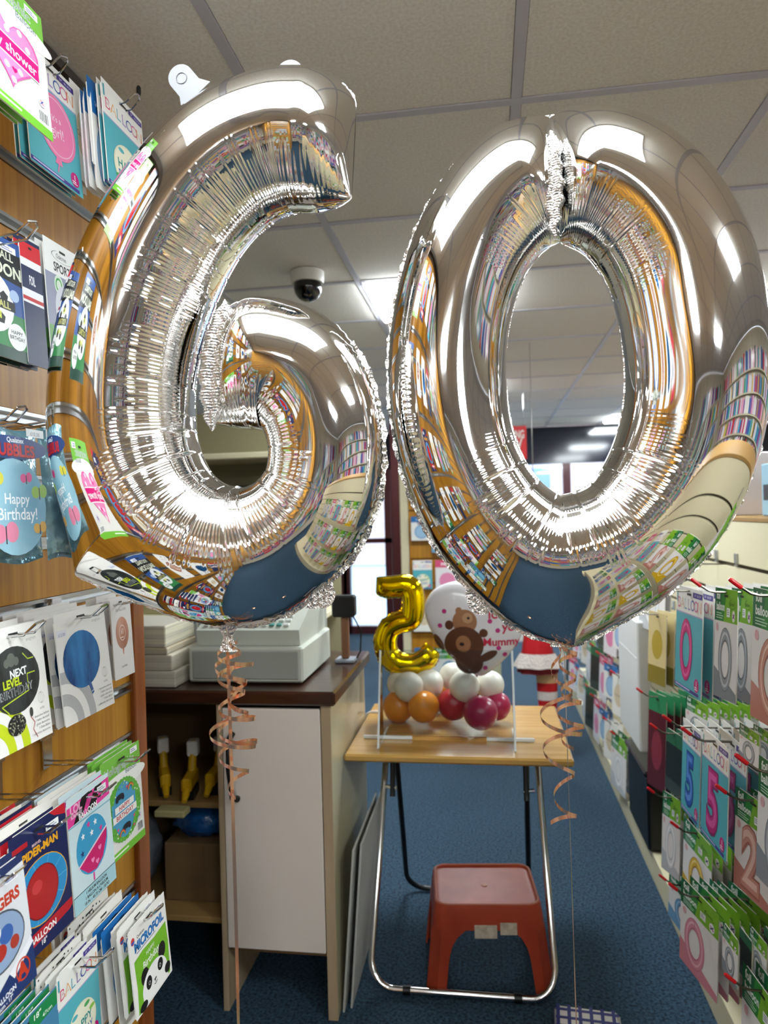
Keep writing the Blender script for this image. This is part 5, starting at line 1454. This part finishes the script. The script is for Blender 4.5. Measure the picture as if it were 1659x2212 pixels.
for j in range(len(rings) - 1):
    fs += [(j * n + i, j * n + (i + 1) % n, (j + 1) * n + (i + 1) % n, (j + 1) * n + i) for i in range(n)]
b.add(vs, fs); b.build('seat', ST, so, True)
MB().lathe([(0, 0), (0.011, 0), (0.011, 0.002), (0, 0.002)], (0, 0, SH - 0.006), 14).build('centre_plug', mat('worn_pink', 'c98a78', 0.5), so)
# rim wear line
MB().tube([(x, y, SH + 0.0004) for x, y in rr_poly(sx * 0.955, sy * 0.955, 0.035)], 0.0026, 6, True).build('worn_rim', mat('worn_pink'), so, True)
for qx in (-1, 1):
    for qy in (-1, 1):
        l = MB(); vs = []; fs = []
        # angled corner leg: L-shaped section flaring to the floor
        prof = []
        zt_, lev = SH - 0.070, 7
        for j in range(lev + 1):
            t = j / lev; z = zt_ * (1 - t)
            ox, oy = sx * (1.05 + 0.13 * t), sy * (1.05 + 0.13 * t)
            lx = 0.060 + 0.050 * (1 - t) ** 6; ly = 0.052 + 0.045 * (1 - t) ** 6
            th_ = 0.006
            pts = [(ox - 0.030, oy), (ox - lx, oy), (ox - lx, oy - th_), (ox - 0.030, oy - th_), (ox - th_, oy - 0.030), (ox - th_, oy - ly), (ox, oy - ly), (ox, oy - 0.030)]
            prof.append([(qx * x, qy * y, z) for x, y in pts])
        m8 = 8
        vs = [p for r_ in prof for p in r_]
        for j in range(lev):
            fs += [(j * m8 + i, j * m8 + (i + 1) % m8, (j + 1) * m8 + (i + 1) % m8, (j + 1) * m8 + i) for i in range(m8)]
        fs.append(tuple(range(m8))); fs.append(tuple(lev * m8 + i for i in range(m8)))
        l.add(vs, fs); l.build('leg', ST, so)
for (x, z, w_, h_) in ((-0.045, 0.205, 0.070, 0.042), (0.035, 0.212, 0.052, 0.038)):
    MB().cbox((x, -sy * 1.068, z - h_), (x + w_, -sy * 1.058, z), 0.001).build('sticker_remains', mat('old_label', 'b9a894', 0.7, noise=((60, 60, 60), 'd8ccba', 3.0)), so)
tag(so, 'terracotta plastic step stool with worn stickers under table', 'stool')

# checked cloth bag on the floor
pa = onZ(1188, 2180, 0.0); 
o = MB().cbox((0, 0, 0), (0.185, 0.14, 0.035), 0.012)
for k in range(6):
    o.box((0.006 + k * 0.031, 0.004, 0.0352), (0.016 + k * 0.031, 0.136, 0.0358), 1)
for k in range(4):
    o.box((0.004, 0.008 + k * 0.034, 0.0352), (0.181, 0.018 + k * 0.034, 0.0360), 1)
o.box((-0.0006, 0.01, 0.0), (0.0, 0.13, 0.03), 1)
o = o.build('checked_bag', [mat('bag_white', 'e2dfda', 0.6), mat('bag_navy', '2a2f78', 0.6)]); o.location = (pa.x, pa.y - 0.16, 0.001); o.rotation_euler = (0, 0, -0.08)
tag(o, 'white bag with navy checks lying on the carpet', 'bag')

# ------------------------------------------------------------------ ceiling camera
dc = empty('dome_camera', onZ(664, 588, CEIL - 0.002))
MB().lathe([(0.0, 0.0), (0.066, 0.0), (0.066, -0.03), (0.062, -0.045), (0.0, -0.045)], (0, 0, 0), 32).build('base', WHITE, dc, True)
MB().lathe([(0.056 * math.cos(t), -0.062 - 0.056 * math.sin(t)) for t in [-0.30 + i * (math.pi / 2 + 0.30) / 14 for i in range(15)]], (0, 0, 0), 32).build('dome', mat('smoked_dome', '050507', 0.06, coat=0.6), dc, True)
tag(dc, 'black dome security camera on white base under the ceiling', 'security camera')

# ------------------------------------------------------------------ far end of the shop
sg = empty('hanging_sign', onY(1101, 957, 5.0))
k5 = 5.0 / ray(1095, 957).y / FPX
MB().cbox((-36 * k5, 0, -36 * k5), (36 * k5, 0.006, 36 * k5), 0.002).build('board', mat('sign_red', 'd0141c', 0.4), sg)
b = MB()
for t, z, sz, fit in (('WARNING', 18, 17, 62), ('CCTV', -2, 20, 54), ('in operation', -20, 8, 50), ('on these premises', -28, 6, 52)):
    vs, fs, x0, x1, y0, y1 = text_geo(t, 0.03); sc = sz * k5 / 0.7
    sxx = min(sc, fit * k5 / (x1 - x0))
    b.add([((u - (x0 + x1) / 2) * sxx, -0.0006, z * k5 + (v - 0.35) * sc) for u, v in vs], fs)
b.build('lettering', WHITE, sg)
for s in (-1, 1):
    MB().tube([(s * 30 * k5, 0.003, 36 * k5), (s * 30 * k5, 0.003, CEIL - sg.location.z)], 0.0015, 5).build('hanger', CHROME, sg)
tag(sg, 'red hanging notice with white CCTV lettering', 'sign')

# maroon post, cream post, oak display panel behind the gold five
o = MB().cbox((-0.05, -0.05, 0), (0.05, 0.05, CEIL), 0.005).build('shop_post', MAROON); pp = onY(862, 1240, 6.4); o.location = (pp.x, 6.4, 0)
tag(o, 'dark maroon post beyond the gold five balloon', 'post')
dp = empty('aisle_end_display', (onY(876, 1240, 5.2).x, 5.2, 0))
MB().cbox((-0.03, 0, 0), (0.03, 0.06, 1.9), 0.004).build('upright', CREAM, dp)
for k in range(9):
    MB().cbox((0.032, 0.02, 0.25 + k * 0.18), (0.62, 0.045, 0.42 + k * 0.18), 0.002).build('board', WOOD, dp)
MB().cbox((0.62, 0, 0), (0.68, 0.06, 1.9), 0.004).build('upright', CREAM, dp)
MB().box((0.03, 0.045, 0.0), (0.62, 0.06, 1.9)).build('back_board', WOODEND, dp)
tag(dp, 'oak slatted display panel with cream uprights at the aisle end', 'display panel')
cols = ['white', 'pinkhead', 'plum', 'bluehead', 'dark', 'foil0w', 'happyteal', 'foil0b', 'cream']
ii = 0
for r_ in range(5):
    for c_ in range(3):
        k = cols[(ii * 4) % len(cols)]; ii += 1
        K[k].make((dp.location.x + 0.13 + 0.18 * c_, 5.16, 1.78 - 0.32 * r_), 0.0, 0.04, LOOK[k] + ' packet on the oak panel at the aisle end', 'packets on the aisle end panel')

# costume hanging at the end of the shelving
cs = empty('hanging_costume', atd(1160, 1365, 4.1))
RD, WF = mat('costume_red', 'b80f18', 0.7), mat('costume_fur', 'd8ccc4', 0.9, bump=((90, 90, 90), 1.0, 0.01))
def skirt(name, z0, z1, r0, r1, m, wav=0.0):
    b = MB(); vs = []; fs = []; n = 36; rows = 6
    for j in range(rows + 1):
        t = j / rows
        for i in range(n):
            a = 2 * math.pi * i / n; r_ = (r0 + (r1 - r0) * t) * (1 + wav * t * math.sin(7 * a)); vs.append((r_ * math.cos(a), 0.6 * r_ * math.sin(a), z0 + (z1 - z0) * t))
    for j in range(rows):
        for i in range(n):
            fs.append((j * n + i, j * n + (i + 1) % n, (j + 1) * n + (i + 1) % n, (j + 1) * n + i))
    b.add(vs, fs); return b.build(name, m, cs, True)
skirt('bodice', 0.16, -0.14, 0.055, 0.09, RD, 0.05); skirt('skirt', -0.12, -0.20, 0.10, 0.135, WF, 0.10); skirt('lining', -0.19, -0.235, 0.12, 0.11, mat('costume_dark', '7a1018', 0.7), 0.1)
for k, (m, r_) in enumerate(((mat('costume_gold', 'c8a070', 0.7), 0.062), (RD, 0.060), (WF, 0.058), (RD, 0.054))):
    q = skirt('leg_band', -0.235 - 0.05 * k, -0.29 - 0.05 * k, r_, r_ * 0.97, m); q.location = (0.05, 0, 0)
MB().tube([(0, 0, 0.16), (0, 0, CEIL - 0.003 - cs.location.z)], 0.003, 6).build('hanger', CHROME, cs)
tag(cs, 'red costume with white fur trim hanging at the shelf end', 'costume')

# shelves behind the counter, seen through the six
su = empty('stock_shelving', (-2.2, 3.55, 0))
for z in (0.5, 0.95, 1.36, 1.80):
    MB().cbox((0, 0, z), (1.35, 0.40, z + 0.03), 0.003).build('shelf', CREAM, su)
for x in (0.0, 0.64, 1.33):
    MB().cbox((x, -0.004, 0), (x + 0.03, 0.03, 2.1), 0.002).build('upright', mat('grey_upright', '9a9a92', 0.4), su)
MB().box((0, 0.39, 0), (1.36, 0.41, 2.1)).build('back_board', mat('stock_back', '8a8264', 0.7), su)
tag(su, 'cream stock shelving behind the counter', 'shelving')
for i, (x, z, wd, ht, c, l) in enumerate(((0.06, 1.391, 0.30, 0.24, '0c1a34', 'navy box on the stock shelf'), (0.42, 1.391, 0.17, 0.10, '4a78b0', 'small blue box on the stock shelf'), (0.60, 1.391, 0.22, 0.26, 'cfc9b4', 'cream box on the stock shelf'), (0.88, 1.391, 0.42, 0.27, '17140f', 'black box on the stock shelf'),
                                       (0.06, 0.981, 0.40, 0.28, 'b8ae84', 'wide tan box on the lower stock shelf'), (0.55, 0.981, 0.40, 0.30, 'c4ba90', 'pale tan box on the lower stock shelf'), (1.0, 0.981, 0.28, 0.26, '6a6a60', 'grey box on the lower stock shelf'))):
    o = MB().cbox((0, 0, 0), (wd, 0.30, ht), 0.004); o.box((0.02, -0.001, ht * 0.7), (wd - 0.02, 0, ht * 0.74)); o = o.build('stock_box', mat('stock_' + c, c, 0.6)); o.location = (-2.2 + x, 3.60, z)
    tag(o, l, 'box', 'boxes on the stock shelving')

# greeting card racks along the far walls, mirrored in the balloons
def card_rack(name, x, y0, y1, face, label, zlo=0.5, zhi=2.1, axis='x', seed=1):
    g = np.random.default_rng(seed)
    r_ = empty(name, (0, 0, 0))
    fr = MB(); cards = MB(); mats = [pmat(c) for c in ('e8e4e0', 'c8324a', '3a68a8', 'd8b04a', '8a5aa0', '4f9a6a', 'e8a8bc', '5ab0c0', '2a2c34', 'f0ece6', 'd8d4e4')]
    z = zlo
    while z < zhi:
        p = y0
        while p < y1 - 0.12:
            wd = g.uniform(0.10, 0.16); ht = g.uniform(0.17, 0.22)
            if axis == 'x': cards.box((x, p, z), (x + face * 0.012, p + wd, z + ht), int(g.integers(0, len(mats))))
            else: cards.box((p, x, z), (p + wd, x + face * 0.012, z + ht), int(g.integers(0, len(mats))))
            p += wd + 0.012
        if axis == 'x': fr.box((x - face * 0.02, y0, z - 0.02), (x + face * 0.05, y1, z - 0.004))
        else: fr.box((y0, x - face * 0.02, z - 0.02), (y1, x + face * 0.05, z - 0.004))
        z += 0.26
    fr.build('rack_frame', CREAM, r_)
    c = cards.build('cards', mats, r_); c['kind'] = 'stuff'
    tag(r_, label, 'card rack')
card_rack('card_rack', XR - 0.04, -4.0, 8.0, -1, 'long card rack on the wall beyond the cream shelving', seed=2)
card_rack('card_rack', YB + 0.04, -0.7, XR - 0.3, 1, 'card rack on the wall behind the camera', axis='y', seed=3)
card_rack('card_rack', XL + 0.04, 4.2, 8.3, 1, 'card rack on the wall past the stock shelving', seed=4)
# boxed goods standing on top of the cream shelving
for i, (y, x, wd, dp_, ht, c) in enumerate(((2.15, 1.02, 0.16, 0.22, 0.16, 'd8d8d2'), (2.45, 1.0, 0.20, 0.20, 0.30, 'c4c6cc'), (2.75, 1.05, 0.14, 0.18, 0.20, '8fb4c8'), (3.1, 1.0, 0.2, 0.25, 0.26, 'd0c8c8'))):
    o = MB().cbox((0, 0, 0), (wd, dp_, ht), 0.004); o.box((-0.001, 0.02, ht * 0.3), (0, dp_ - 0.02, ht * 0.6), 1)
    o = o.build('gift_box', [mat('gift_' + c, c, 0.5), mat('gift_dark', '2a2c30', 0.5)]); o.location = (x, y, 1.447)
    tag(o, ('low white gift box on the shelving top', 'tall grey gift box on the shelving top', 'pale blue gift box on the shelving top', 'pinkish gift box on the shelving top')[i], 'gift box', 'gift boxes on the shelving top')
# window display goods
for i, (x, wd, ht, c) in enumerate(((0.55, 0.16, 0.42, '101012'), (0.78, 0.14, 0.34, 'c9b89a'), (1.02, 0.12, 0.40, 'c01a20'), (1.35, 0.30, 0.62, '5a92c8'), (0.12, 0.22, 0.52, '7ab0a0'), (1.75, 0.2, 0.45, 'd8b0a0'))):
    o = MB().lathe([(0, 0), (wd * 0.5, 0), (wd * 0.55, ht * 0.3), (wd * 0.4, ht * 0.7), (wd * 0.22, ht * 0.8), (wd * 0.26, ht * 0.92), (0, ht)], (0, 0, 0), 18).build('window_ornament', mat('orn_' + c, c, 0.5), None, True)
    o.location = (x, YF - 0.28, 0.92); 
    tag(o, ('black ornament in the window display', 'beige ornament in the window display', 'red ornament in the window display', 'blue ornament in the window display', 'pale green ornament in the window display', 'pink ornament in the window display')[i], 'ornament', 'ornaments in the shop window')
wsh = MB().cbox((-0.15, YF - 0.50, 0.88), (XR - 0.1, YF - 0.02, 0.918), 0.004); wsh.box((-0.15, YF - 0.48, 0.0), (XR - 0.1, YF - 0.46, 0.88)); o = wsh.build('window_counter', WHITE)
tag(o, 'white display counter below the shop window', 'counter')
